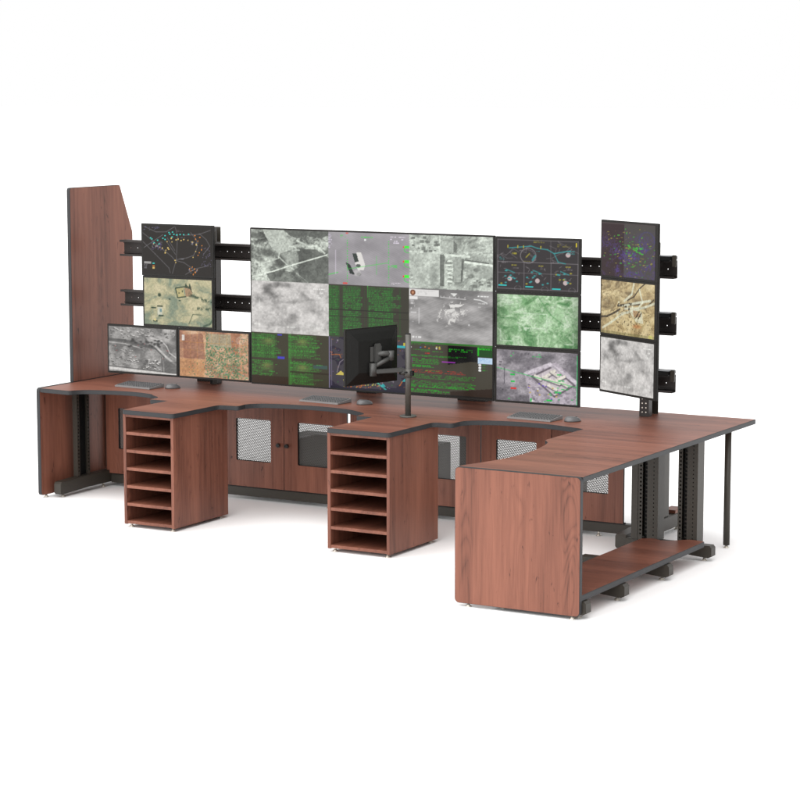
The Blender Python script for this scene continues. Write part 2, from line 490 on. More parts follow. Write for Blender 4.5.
# clamps and arms at the right ends of the rails
for zc in (1.645, 1.309, .966):
    m = MB()
    m.box((1.772, 1.482, zc+.022), (1.797, 1.500, zc+.092), STEEL, .003)
    m.box((1.7585, 1.500, zc+.056), (1.776, 1.53, zc+.083), BLACK, .002)
    m.build('clamp', fr)
    m = MB()
    m.prism([(1.45, 1.49), (1.758, 1.49), (1.758, 1.60), (1.45, 1.60)], 'XY', zc+.0555, zc+.083, SLATE, BLACK, bev=.004)
    m.box((1.60, 1.51, zc-.030), (1.66, 1.551, zc+.030), BLACK, .002)
    m.build('sliding_carriage', fr)

# ------------------------------------------------------------------ pictures shown on the screens (painted as vertex colours of a fine grid)
rng = np.random.default_rng(11)
def vnoise(w, h, cx, cy, seed):
    g = np.random.default_rng(seed).random((cy+2, cx+2))
    x = np.linspace(0, cx-1e-6, w); y = np.linspace(0, cy-1e-6, h)
    xi, yi = x.astype(int), y.astype(int); fx, fy = x-xi, y-yi
    fx = fx*fx*(3-2*fx); fy = fy*fy*(3-2*fy)
    a = g[np.ix_(yi, xi)]; b = g[np.ix_(yi, xi+1)]; c = g[np.ix_(yi+1, xi)]; d = g[np.ix_(yi+1, xi+1)]
    return (a*(1-fx)+b*fx)*(1-fy)[:, None] + (c*(1-fx)+d*fx)*fy[:, None]
def fbm(w, h, cx, cy, seed, octv=5, gain=.55):
    o = np.zeros((h, w)); a = 1; s = 0
    for k in range(octv):
        o += a*vnoise(w, h, cx*2**k, cy*2**k, seed+k*13); s += a; a *= gain
    return o/s
def warp(f, seed, amp=.10, c=4):
    h, w = f.shape
    a = (fbm(w, h, c, c, seed, 3)-.5)*2*amp; b = (fbm(w, h, c, c, seed+7, 3)-.5)*2*amp
    X, Y = np.meshgrid(np.arange(w), np.arange(h))
    return f[np.clip((Y+b*h*1.6).astype(int), 0, h-1), np.clip((X+a*w).astype(int), 0, w-1)]
def edges(f):
    gy, gx = np.gradient(f); return np.clip(gx*6+gy*6, -1, 1)
class Pic:
    def __init__(s, w=156, h=90, c=(0,0,0)):
        s.w, s.h = w, h; s.a = np.zeros((h, w, 3)) + np.array(c)/255.
        s.X, s.Y = np.meshgrid((np.arange(w)+.5)/w, (np.arange(h)+.5)/h)
    def mix(s, m, c, k=1.0):
        m = np.clip(m*k, 0, 1)[..., None]; s.a = s.a*(1-m) + (np.array(c)/255.)*m
    def ramp(s, f, stops):
        xs = [p[0] for p in stops]
        for i in range(3): s.a[..., i] = np.interp(f, xs, [p[1][i]/255. for p in stops])
    def line(s, pts, c, wd=.008, k=1.0):
        asp = s.w/s.h
        for (x0, y0), (x1, y1) in zip(pts[:-1], pts[1:]):
            ax, ay, bx, by = x0*asp, y0, x1*asp, y1
            dx, dy = bx-ax, by-ay; L = dx*dx+dy*dy+1e-9
            t = np.clip(((s.X*asp-ax)*dx+(s.Y-ay)*dy)/L, 0, 1)
            d = np.hypot(s.X*asp-ax-t*dx, s.Y-ay-t*dy)
            s.mix(np.clip((wd-d)*s.h+.5, 0, 1), c, k)
    def rect(s, x0, y0, x1, y1, c, k=1.0):
        s.mix(((s.X >= x0) & (s.X < x1) & (s.Y >= y0) & (s.Y < y1)).astype(float), c, k)
    def ell(s, x, y, rx, ry, c, k=1.0, soft=.08):
        d = np.hypot((s.X-x)/rx, (s.Y-y)/ry); s.mix(np.clip((1-d)/soft, 0, 1), c, k)
    def ring(s, x, y, rx, ry, c, wd=.1, k=1.0):
        d = abs(np.hypot((s.X-x)/rx, (s.Y-y)/ry)-1); s.mix(np.clip(1-d/wd, 0, 1), c, k)
    def poly(s, pts, c, k=1.0):
        ins = np.zeros(s.X.shape, bool); n = len(pts)
        for i in range(n):
            x0, y0 = pts[i]; x1, y1 = pts[(i+1) % n]
            cond = ((y0 > s.Y) != (y1 > s.Y)) & (s.X < (x1-x0)*(s.Y-y0)/((y1-y0) or 1e-9)+x0)
            ins ^= cond
        s.mix(ins.astype(float), c, k)
    def text(s, x0, y0, x1, y1, rows, c, seed, fill=.75, k=.8, ragged=.5, cols=1):
        r = np.random.default_rng(seed); rh = (y1-y0)/rows
        for j in range(rows):
            for q in range(cols):
                xa = x0+(x1-x0)*q/cols; xb = xa+(x1-x0)/cols*.92
                xe = xb-(xb-xa)*ragged*r.random(); x = xa
                while x < xe:
                    l = (.012+.03*r.random()); 
                    if r.random() < fill: s.rect(x, y0+j*rh, min(x+l, xe), y0+(j+.62)*rh, c, k*(.55+.45*r.random()))
                    x += l+.008
    def dots(s, n, box, cols, seed, r=.012, k=1, asp=1.5):
        q = np.random.default_rng(seed)
        for i in range(n):
            x = box[0]+(box[2]-box[0])*q.random(); y = box[1]+(box[3]-box[1])*q.random()
            s.ell(x, y, r*asp*.65, r, cols[int(q.random()*len(cols))], k, .6)
G = lambda v, t=(1, 1, 1): (v*t[0], v*t[1], v*t[2])

def pic_coast():
    p = Pic(); f = warp(fbm(p.w, p.h, 6, 5, 3, 5, .5), 300, .14); t = (.97, 1, .95)
    p.ramp(f, [(.30, G(78, t)), (.46, G(132, t)), (.56, G(176, t)), (.72, G(216, t))])
    f2 = fbm(p.w, p.h, 30, 20, 23); f2 = warp(f2, 310, .05, 8); p.mix((f2 > .56).astype(float), G(214, t), .35); p.mix((f2 < .42).astype(float), G(86, t), .4)
    p.poly([(.15, 0), (.43, 0), (.50, .22), (.60, .34), (.45, .40), (.38, .45), (.28, .38), (.22, .2)], G(190, t), .95)
    p.poly([(.38, .45), (.60, .40), (.62, .62), (.47, .68)], G(160, t), .85)
    p.poly([(.43, 0), (1, 0), (1, .06), (.92, .14), (.72, .10), (.60, .16), (.5, .1)], G(95, t), .85)
    p.poly([(.62, .36), (.85, .36), (.97, .48), (1, .5), (1, 1), (.75, 1), (.62, .85)], G(88, t), .8)
    p.poly([(.25, 1), (.20, .85), (.3, .78), (.55, .80), (.75, 1)], G(80, t), .6)
    p.ell(.22, .45, .12, .10, G(90, t), .8, .5); p.ell(.38, .62, .09, .12, G(78, t), .8, .5); p.ell(.06, .13, .12, .07, G(100, t), .8, .4)
    p.line([(.02, .93), (.30, .80), (.52, .68), (.98, .45)], G(235, t), .012, .95)
    p.line([(.05, .97), (.12, .68), (.36, .55), (.37, .45), (.5, .38), (.63, .38)], G(215, t), .012, .7)
    p.line([(.36, .52), (.48, .68), (.56, .76)], G(220, t), .012, .8); p.line([(.48, .38), (.5, .31), (.56, .31), (.6, .38)], G(225, t), .008, .8)
    p.line([(.6, .2), (.75, .3), (.85, .28), (.95, .42)], G(225, t), .018, .7)
    n = fbm(p.w, p.h, 50, 34, 99, 3); p.a *= (.80+.44*n)[..., None]
    return p.a
def pic_truck():
    p = Pic(c=(160, 156, 160)); f = fbm(p.w, p.h, 4, 4, 8); p.a *= (.84+.30*f)[..., None]
    th = (p.X*1.4-p.Y*1.9); st = np.sin(th*85+5*f); p.a *= (1+.05*st*fbm(p.w, p.h, 9, 9, 77, 3))[..., None]
    p.poly([(.30, .40), (.35, .40), (.40, .55), (.33, .57)], (58, 66, 62)); p.poly([(.35, .38), (.41, .38), (.44, .52), (.46, .62), (.44, .71), (.37, .72), (.33, .57), (.38, .55)], (225, 222, 218))
    p.ell(.375, .63, .03, .035, (90, 95, 92)); p.ell(.38, .79, .03, .035, (110, 110, 110)); p.ell(.36, .77, .05, .06, (205, 203, 200), .5)
    p.poly([(.215, .57), (.27, .61), (.33, .80), (.27, .79)], (48, 55, 52))
    g = (60, 215, 70)
    for x in (.235, .75):
        for j in range(16): p.rect(x-.006, .14+j*.052, x+.006, .165+j*.052, g, .6)
    p.line([(0, .82), (.12, .77)], g, .007, .8); p.line([(.24, .7), (.75, .55)], g, .006, .6); p.line([(.6, .44), (.6, .78)], g, .006, .5)
    p.text(.15, .06, .23, .14, 3, g, 5, .7, .6); p.text(.41, .08, .57, .12, 1, g, 6, 1, .9, .1); p.text(.80, .59, .90, .66, 2, g, 9, 1, .6)
    for y in (.22, .49, .77): p.rect(.94, y, 1, y+.05, (70, 245, 60)); p.rect(.925, y+.01, .94, y+.04, (225, 70, 60)); p.ring(.99, y+.07, .05, .06, g, .2, .8)
    p.text(.77, .06, .97, .20, 4, (230, 220, 235), 12, .7, .9, .1); p.text(0, .04, .05, .33, 8, (225, 215, 235), 13, .9, .8)
    p.line([(.09, .35), (.09, .80)], (225, 215, 230), .006, .8); p.text(.78, .92, .98, .97, 2, (240, 230, 240), 15, .9)
    p.text(.74, .6, .9, .66, 2, g, 16, .6, .6); p.rect(.18, .96, .24, .985, (225, 70, 60), .8); p.rect(.22, .015, .25, .035, (225, 70, 60), .8)
    p.ell(.46, .14, .012, .02, (240, 240, 240))
    return p.a
def pic_village():
    p = Pic(); t = (.965, 1, .95); f = warp(fbm(p.w, p.h, 9, 7, 31, 6, .65), 320, .08, 7); p.ramp(f, [(.30, G(142, t)), (.48, G(176, t)), (.58, G(194, t)), (.72, G(218, t))]); e = edges(f); p.a = np.clip(p.a*(1+.2*e)[..., None], 0, 1)
    p.poly([(0, .33), (.38, .34), (.38, .62), (.36, .98), (.1, .98), (0, .6)], G(192, t), .6)
    p.ell(.30, .75, .07, .25, G(125, t), .5, .8)
    p.poly([(.37, .36), (.43, .36), (.42, .7), (.42, .95), (.37, .95)], G(100, t), .85)
    p.poly([(.39, .10), (.53, .11), (.53, .30), (.38, .30)], G(185, t)); p.poly([(.53, .1), (.58, .16), (.57, .32), (.53, .31)], G(120, t))
    p.poly([(.52, .42), (.63, .42), (.62, .83), (.54, .82)], G(168, t)); p.poly([(.63, .42), (.66, .42), (.64, .85), (.62, .84)], G(110, t))
    for j in range(6): p.ell(.49, .48+j*.075, .035, .026, G(228, t)); p.ell(.49, .503+j*.075, .03, .012, G(120, t), .8)
    p.line([(.43, .36), (.72, .38)], G(230, t), .02); p.line([(.67, .48), (1, .53)], G(232, t), .02); p.line([(.67, .445), (.95, .49)], G(95, t), .010)
    p.line([(.37, 0), (.37, .33)], G(225, t), .015, .8); p.line([(0, .32), (.36, .33)], G(222, t), .014, .8)
    p.poly([(.68, .55), (1, .58), (1, .78), (.68, .76)], G(165, t), .7)
    p.ell(.80, .62, .04, .05, G(110, t), .8, .5); p.ell(.74, .74, .05, .05, G(120, t), .8, .5)
    r = np.random.default_rng(4)
    for i in range(46):
        x, y = (r.random()*.34, r.random()*.3) if i < 26 else (.76+.22*r.random(), .74+.22*r.random())
        w = .02+.03*r.random(); p.rect(x, y, x+w, y+w, G(215 if r.random() > .5 else 105, t), .75)
    for i in range(14): x = .62+.35*r.random(); y = .05+.25*r.random(); p.rect(x, y, x+.06, y+.03, G(150+60*r.random(), t), .6)
    n = fbm(p.w, p.h, 50, 34, 5, 3); p.a *= (.84+.38*n)[..., None]
    return p.a
def pic_cloud(seed, t=(1, .985, .97)):
    p = Pic(); f = warp(fbm(p.w, p.h, 9, 6, seed, 5, .5), seed+300, .05, 6); f = .56+(f-.5)*.55
    for (x, y, a, b, k) in ((.22, .16, .13, .14, .30), (.40, .06, .22, .08, .26), (.50, .38, .20, .07, .24), (.30, .34, .08, .16, .16), (.38, .28, .16, .10, .14), (.68, .30, .08, .14, .16), (.50, .68, .14, .16, .10), (.24, .72, .09, .18, .10), (.75, .55, .08, .10, .09), (.9, .62, .12, .12, .06), (.65, .88, .14, .08, .10), (.08, .78, .06, .08, .08), (.08, .38, .08, .07, .10)):
        f = f-k*np.clip(1-np.hypot((p.X-x)/a, (p.Y-y)/b)**1.5, 0, 1)
    p.ramp(f, [(.15, G(100, t)), (.30, G(130, t)), (.40, G(162, t)), (.48, G(186, t)), (.56, G(202, t)), (.7, G(216, t))])
    p.text(.80, .10, .96, .14, 1, (245, 245, 240), 3, 1, .9, .1); p.text(.84, .18, .96, .30, 3, (235, 235, 230), 4, .8, .6, .2); p.line([(.11, .35), (.11, .66)], (225, 225, 220), .006, .7)
    p.text(.46, .86, .70, .90, 1, (240, 240, 235), 5, .6, .7); p.text(.75, .80, .96, .95, 3, (225, 225, 220), 6, .7, .5, .3); p.text(.03, .83, .14, .87, 1, (240, 240, 235), 8, .8, .8, .2)
    n = fbm(p.w, p.h, 40, 28, seed+4, 3); p.a *= (.86+.30*n)[..., None]
    return p.a
def pic_code():
    p = Pic(c=(60, 58, 48)); g = (56, 134, 54); p.rect(0, .02, .14, 1, (52, 92, 46), .5); p.rect(.19, .02, .40, 1, (52, 92, 46), .4); p.rect(.5, .02, .80, 1, (52, 92, 46), .4); p.text(.0, .03, .14, .98, 30, g, 41, .96, .9, .08); p.text(.18, .03, .45, .98, 30, g, 42, .92, .9, .25)
    p.text(.5, .03, .95, .98, 30, g, 43, .88, .9, .35); p.line([(.49, 0), (.49, .22)], (70, 190, 70), .008, .9)
    r = np.random.default_rng(6)
    for i in range(34):
        x = r.random()*.9; p.rect(x, .02, x+.008, .98, (40, 90, 38), .35)
    p.rect(.0, .47, 1, .49, (40, 38, 33), .8); p.rect(0, .60, 1, .615, (40, 38, 33), .8)
    return p.a
def pic_hud():
    p = Pic(); f = fbm(p.w, p.h, 4, 6, 51); t = (1, .985, .98); p.ramp(f+.25*p.Y-.1, [(.3, G(118, t)), (.6, G(160, t)), (.85, G(186, t))])
    th = p.X*1.2+p.Y*1.6; p.a *= (1+.02*np.sin(th*90+9*f))[..., None]
    q = warp(fbm(p.w, p.h, 26, 20, 57, 4, .7), 330, .06, 9)
    rr = np.hypot((p.X-.51+.25*(p.Y-.45))/.13, (p.Y-.45)/.15)
    p.mix(np.clip((q-.40-.22*np.clip(rr-.45, 0, 2))*9, 0, 1)*np.clip((1.75-rr)*3, 0, 1), (228, 226, 222), .9)
    p.poly([(.48, .28), (.66, .26), (.62, .31), (.5, .34)], (232, 230, 226), .9)
    p.rect(0, .02, .36, .14, (226, 224, 222)); p.text(.10, .04, .34, .12, 3, (170, 168, 168), 3, .7, .5); p.ell(.045, .085, .034, .058, (120, 72, 48)); p.ell(.045, .085, .016, .026, (196, 140, 104))
    p.rect(0, .16, .10, .21, (232, 230, 228)); p.line([(.38, .15), (.68, .17)], (215, 213, 212), .006)
    for i in range(9): p.rect(.38+i*.036, .12, .384+i*.036, .16, (215, 213, 212), .9)
    p.poly([(.5, .07), (.58, .07), (.54, .13)], (225, 225, 222)); p.text(.82, .09, .96, .13, 1, (240, 240, 238), 14, 1, 1, 0); p.line([(.78, .16), (.85, .17), (.93, .22)], (230, 230, 228), .009)
    p.text(.83, .22, .97, .33, 3, (225, 225, 222), 18, .7, .7); p.line([(.12, .37), (.12, .66)], (220, 218, 218), .006); p.text(.02, .22, .1, .42, 4, (222, 220, 220), 19, .6, .7)
    p.rect(.02, .45, .09, .47, (220, 220, 220), .7); p.text(.15, .49, .24, .51, 1, (220, 220, 220), 4, .6); p.text(.03, .62, .1, .64, 1, (220, 220, 220), 4, 1); p.text(.04, .90, .17, .95, 1, (245, 245, 242), 20, 1, 1, .1)
    p.ell(.72, .64, .010, .016, (240, 240, 240), 1, .5)
    return p.a
def pic_plots():
    p = Pic(c=(62, 59, 44)); g = (66, 150, 56)
    p.rect(0, .02, .32, .5, (58, 104, 46), .5); p.rect(.52, .02, .84, .42, (58, 104, 46), .45); p.rect(0, .55, .28, .84, (58, 104, 46), .35); p.rect(.52, .54, .8, .98, (58, 104, 46), .45)
    p.text(0, .02, .42, .5, 20, g, 61, .94, .9, .25); p.text(.48, .02, .97, .48, 18, g, 62, .85, .85, .5); p.text(0, .55, .38, .86, 11, g, 63, .75, .8, .4); p.text(.5, .52, .96, .98, 18, g, 64, .85, .8, .5)
    p.rect(.48, 0, .52, 1, g, .45)
    r = np.random.default_rng(3)
    for i in range(12): x = r.random()*.42; p.rect(x, .02, x+.006, .5, (38, 70, 34), .6)
    for (x, y) in ((.22, .18), (.66, .16), (.2, .66), (.66, .66)): p.ell(x, y, .12, .11, (140, 130, 84), .42, .9); p.ell(x, y-.03, .07, .05, (150, 160, 80), .35, .9)
    p.rect(.34, .02, .40, .05, (70, 66, 190)); p.rect(.34, .46, .43, .50, (70, 66, 190)); p.rect(.0, .85, .48, 1, (52, 36, 26), .75); p.rect(.5, .72, 1, .76, (46, 36, 26), .7)  # brownish bottom patch: reflection in the glass, painted into the picture
    p.rect(.80, .58, .98, .64, (60, 120, 130), .4)
    return p.a
def pic_map():
    p = Pic(c=(64, 60, 68)); f = fbm(p.w, p.h, 4, 4, 71); p.mix((f > .54).astype(float), (36, 30, 48), .8); p.dots(60, (0, .02, 1, .95), [(52, 120, 54), (120, 84, 140), (150, 90, 50)], 44, .012, .7)
    r = np.random.default_rng(5); o = (196, 106, 44)
    for i in range(13):
        x, y = r.random(), r.random(); pts = [(x, y)]
        for k in range(6): x += (r.random()-.5)*.16; y += (r.random()-.4)*.18; pts.append((x, y))
        p.line(pts, o if i % 3 else (150, 140, 150), .007, .85)
    for i in range(60): x = .15+.5*r.random(); y = .80+.16*r.random(); p.rect(x, y, x+.014, y+.02, (196, 186, 84) if r.random() > .4 else (190, 100, 50), .8)
    for (x, y) in ((.15, .68), (.45, .82), (.28, .3)): p.poly([(x-.06, y+.05), (x, y-.03), (x+.07, y+.05)], (214, 196, 92), .9)
    for (x, y) in ((.80, .72), (.68, .86), (.62, .3), (.95, .74)): p.poly([(x-.035, y+.04), (x, y-.02), (x+.035, y+.04)], (48, 170, 172), .9)
    p.line([(.58, .80), (.72, .96)], (60, 190, 186), .012, .8); p.rect(.84, .10, 1, .15, (50, 180, 190), .9); p.rect(.93, .05, .99, .10, (210, 196, 60), .9)
    p.rect(.0, .96, 1, 1, (34, 32, 46)); p.rect(0, 0, .012, 1, (120, 112, 140)); p.rect(.03, .04, .036, .95, (150, 140, 170), .6)
    p.text(.1, .06, .3, .1, 1, (190, 180, 190), 9, .7, .6); p.text(.6, .9, .9, .94, 1, (170, 165, 175), 10, .6, .5)
    return p.a
def pic_term():
    p = Pic(c=(68, 64, 54)); g = (40, 164, 40)
    p.rect(0, 0, 1, .035, g, .5); p.rect(.47, .05, .82, .32, (6, 10, 6)); p.poly([(.47, .3), (.47, .40), (.62, .36), (.82, .30), (.82, .28)], (6, 10, 6))
    p.rect(.83, .04, 1, .22, (14, 70, 14)); p.text(.83, .04, 1, .10, 2, (40, 220, 40), 4, 1, .9, 0); p.rect(.82, .04, .84, .2, (40, 200, 40), .8)
    p.text(.02, .04, .44, .06, 1, g, 71, .9); p.text(.05, .14, .45, .16, 1, g, 72, .9); p.text(.48, .10, .8, .17, 2, g, 73, .9, .95, .1); p.text(.12, .17, .8, .19, 1, g, 79, .6)
    p.text(.02, .24, .8, .28, 2, g, 75, .8, .7, .3); p.text(.04, .31, .40, .42, 5, g, 74, .95, .95, .08); p.text(.04, .43, .38, .49, 3, g, 76, .9, .9, .4)
    p.text(.04, .52, .80, .59, 3, (196, 48, 40), 77, .8, .8, .2); p.text(.2, .53, .42, .56, 1, g, 70, .9, .9); p.text(.16, .20, .34, .23, 1, (196, 48, 40), 4, .9)
    p.text(.04, .61, .92, .70, 4, g, 78, .85, .75, .15); p.text(.02, .73, .92, .86, 6, g, 81, .85, .8, .2); p.text(.02, .89, .55, .97, 3, g, 82, .85, .85, .3)
    p.rect(.40, .34, .56, .365, (170, 60, 190), .8); p.rect(.03, .30, .04, .40, (150, 50, 160), .6)
    p.rect(.83, .23, 1, .34, (190, 214, 236)); p.text(.84, .25, .99, .32, 3, (110, 160, 210), 6, .8, .5)
    for y in (.37, .42, .47): p.ell(.85, y, .018, .022, (235, 235, 235)); p.text(.88, y-.01, .97, y+.01, 1, g, 7, .9)
    p.rect(.0, .97, 1, 1, (30, 28, 26)); p.poly([(.5, .90), (1, .80), (1, .97), (.5, .97)], (44, 30, 24), .8)  # slanted brown patch is a painted-in screen reflection
    p.dots(10, (.02, .07, .42, .12), [(220, 130, 50), (60, 120, 210), (230, 220, 90), (220, 220, 220)], 9, .014)
    return p.a
def pic_chart():
    p = Pic(c=(54, 50, 52)); w = (140, 134, 138); cy = (56, 158, 160); ye = (168, 158, 50)
    for y in (.45, .02, .97): p.line([(0.01, y), (.99, y)], w, .006, .7)
    for x in (.01, .335, .665, .99): p.line([(x, .45), (x, .97)], w, .006, .7)
    p.line([(.01, .66), (.99, .66)], w, .005, .6); p.line([(.66, .03), (.66, .45)], w, .005, .6); p.line([(.01, 0), (.01, .97)], w, .005, .6); p.line([(.99, 0), (.99, .97)], w, .005, .6)
    r = np.random.default_rng(12)
    for i in range(16):
        x, y = r.random(), r.random()*.4; pts = [(x, y)]
        for k in range(4): x += (r.random()-.5)*.2; y = min(.44, max(.01, y+(r.random()-.5)*.2)); pts.append((x, y))
        p.line(pts, w, .0045, .6)
    for i in range(40):
        b = int(r.random()*3)*.33; x = b+.04+.24*r.random(); y = .5+.32*r.random(); p.line([(x, y), (x+.06*(r.random()-.5), y+.09*(r.random()-.5))], w, .005, .7)
    p.ring(.385, .32, .095, .145, w, .09, .9); p.line([(.15, .18), (.27, .16), (.42, .13), (.5, .17), (.62, .19), (.70, .26), (.82, .22), (.9, .2)], cy, .009, .9); p.line([(.70, .26), (.75, .42), (.84, .45)], cy, .008, .9)
    for (x, y) in ((.87, .28), (.16, .78), (.5, .80), (.84, .82)): p.ell(x, y, .030, .045, (196, 178, 178))
    for (x, y) in ((.02, .90), (.35, .91), (.68, .93)): p.rect(x, y, x+.10, y+.025, (50, 200, 198))
    p.text(.15, .27, .30, .31, 1, ye, 4, .9, .9, 0); p.text(.33, .42, .48, .45, 1, ye, 5, .8, .7); p.text(.45, .02, .6, .08, 2, ye, 6, .9, .6); p.text(.74, .08, .92, .15, 2, ye, 7, .8, .5)
    p.text(.86, .20, .98, .28, 2, cy, 8, .9, .8); p.text(.03, .36, .15, .43, 3, cy, 9, .8, .5); p.text(.48, .22, .57, .25, 1, cy, 10, .9, .8); p.text(.06, .45, .14, .49, 2, w, 11, 1, .9)
    for b in (0, .33, .66):
        p.dots(10, (b+.03, .6, b+.30, .88), [cy, cy, ye], int(20+b*30), .02); p.text(b+.18, .50, b+.31, .53, 1, ye, 14, .8, .8); p.text(b+.2, .56, b+.31, .6, 2, w, 15, .7, .6); p.line([(b+.12, .6), (b+.22, .66)], cy, .009, .8); p.ring(b+.26, .96, .04, .05, w, .12, .7)
    for x in (.13, .25, .32, .53): p.rect(x, .12, x+.012, .18, ye)
    p.line([(.47, .32), (.44, .40)], cy, .022, .7); p.line([(.36, .35), (.40, .28)], ye, .012, .8); p.rect(.96, .04, .975, .12, (220, 200, 40))
    return p.a
def pic_night():
    p = Pic(); f = warp(fbm(p.w, p.h, 8, 6, 91, 6, .68), 340, .12); p.ramp(f, [(.32, (84, 134, 84)), (.44, (128, 168, 122)), (.54, (158, 192, 150)), (.68, (198, 220, 190))])
    p.ell(.56, .45, .10, .16, (92, 146, 88), .45, .9); p.ell(.22, .68, .13, .14, (86, 136, 84), .6, .8); p.ell(.35, .14, .10, .12, (100, 152, 96), .5, .8)
    p.line([(.36, .18), (.5, .02)], (84, 134, 82), .03, .6); p.line([(.52, .05), (.66, .36), (.82, .55)], (92, 146, 92), .014, .6); p.ell(.76, .33, .08, .14, (168, 204, 160), .6, .4)
    w = (212, 230, 206)
    for q in ([(.34, .36), (.62, .36)], [(.62, .36), (.62, .62)], [(.34, .36), (.34, .62)], [(.34, .64), (.60, .64)], [(.05, .06), (.05, .25)], [(.05, .06), (.3, .06)], [(.05, .68), (.05, .90)], [(.05, .91), (.2, .91)], [(.94, .06), (.94, .28)], [(.82, .06), (.94, .06)], [(.94, .70), (.94, .92)], [(.84, .92), (.94, .92)]): p.line(q, w, .008, .75)
    p.text(.09, .1, .26, .22, 4, w, 6, .8, .6); p.ell(.14, .15, .11, .08, w, .35, .8); p.ell(.36, .66, .03, .04, w, .9, .6); p.ell(.56, .28, .02, .06, w, .6, .6); p.dots(40, (.28, .35, .5, .7), [w], 7, .012, .6)
    n = fbm(p.w, p.h, 60, 40, 6, 3); p.a *= (.83+.36*n)[..., None]
    v = 1-.25*np.clip((abs(p.X-.5)*2)**6, 0, 1); p.a *= v[..., None]
    return p.a
def pic_compound():
    p = Pic(); f = fbm(p.w, p.h, 5, 5, 111, 5, .6); p.ramp(f, [(.3, (104, 100, 106)), (.6, (156, 150, 156)), (.8, (182, 176, 182))])
    q = fbm(p.w, p.h, 26, 18, 112, 4)
    land = [(.35, .44), (.62, .24), (.74, .20), (1, .55), (1, 1), (.42, 1), (.40, .78)]
    p.poly(land, (190, 180, 190), .8)
    p.mix((q > .56).astype(float)*(p.X > .38)*(p.Y > .3), (120, 112, 122), .5)
    p.poly([(.44, .50), (.70, .28), (.95, .62), (.72, .86)], (206, 196, 200), .9); p.line([(.44, .50), (.70, .28), (.96, .62), (.72, .86), (.44, .50)], (96, 88, 96), .018, .85)
    p.line([(.36, .45), (.66, .24), (.98, .56)], (222, 214, 222), .035, .6)
    wh = (226, 220, 208)
    for s in ([(.48, .50), (.55, .56)], [(.60, .52), (.72, .38)], [(.68, .40), (.76, .48)], [(.74, .56), (.84, .48)], [(.8, .60), (.88, .66)], [(.64, .66), (.74, .74)], [(.58, .52), (.78, .62)]): p.line(s, (86, 80, 88), .040, .6); p.line([(a, b-.02) for a, b in s], wh, .028, .95)
    g = (44, 190, 84); p.line([(0, .36), (.33, .46), (.55, .53), (.8, .60), (1, .66)], g, .006, .9)
    p.text(.17, .06, .27, .14, 3, g, 4, .8, .9); p.text(.44, .10, .70, .14, 1, g, 5, .7, .8); p.text(.52, .06, .56, .08, 1, g, 5, 1); p.rect(.17, .47, .23, .50, g); p.rect(.18, .60, .23, .63, g); p.rect(.75, .42, .80, .44, g); p.text(.76, .53, .88, .57, 2, g, 6, .8)
    p.text(.80, .70, .92, .73, 1, g, 8, 1); p.rect(.72, .76, .8, .80, g, .8); p.rect(.62, .92, .69, .96, g); p.rect(.42, .92, .44, .99, g); p.text(.15, .95, .32, .98, 1, g, 9, .8); p.rect(.985, .05, 1, 1, (60, 190, 110), .8)
    p.rect(.18, .73, .25, .77, (214, 52, 48)); p.text(.02, .74, .16, .82, 2, (60, 58, 64), 10, .6, .7); p.line([(.10, .36), (.10, .66)], (60, 58, 66), .008, .8); p.text(.03, .08, .10, .34, 5, (70, 66, 72), 14, .6, .7); p.text(.30, .06, .6, .14, 2, (80, 76, 82), 15, .5, .6); p.text(.80, .14, .95, .24, 3, (90, 86, 92), 15, .5, .6)
    p.dots(26, (.4, .6, .98, .97), [(80, 74, 86), (90, 60, 180), (50, 180, 90), (200, 170, 80), (235, 230, 225)], 17, .016)
    n = fbm(p.w, p.h, 70, 44, 8, 2); p.a *= (.86+.28*n)[..., None]
    return p.a
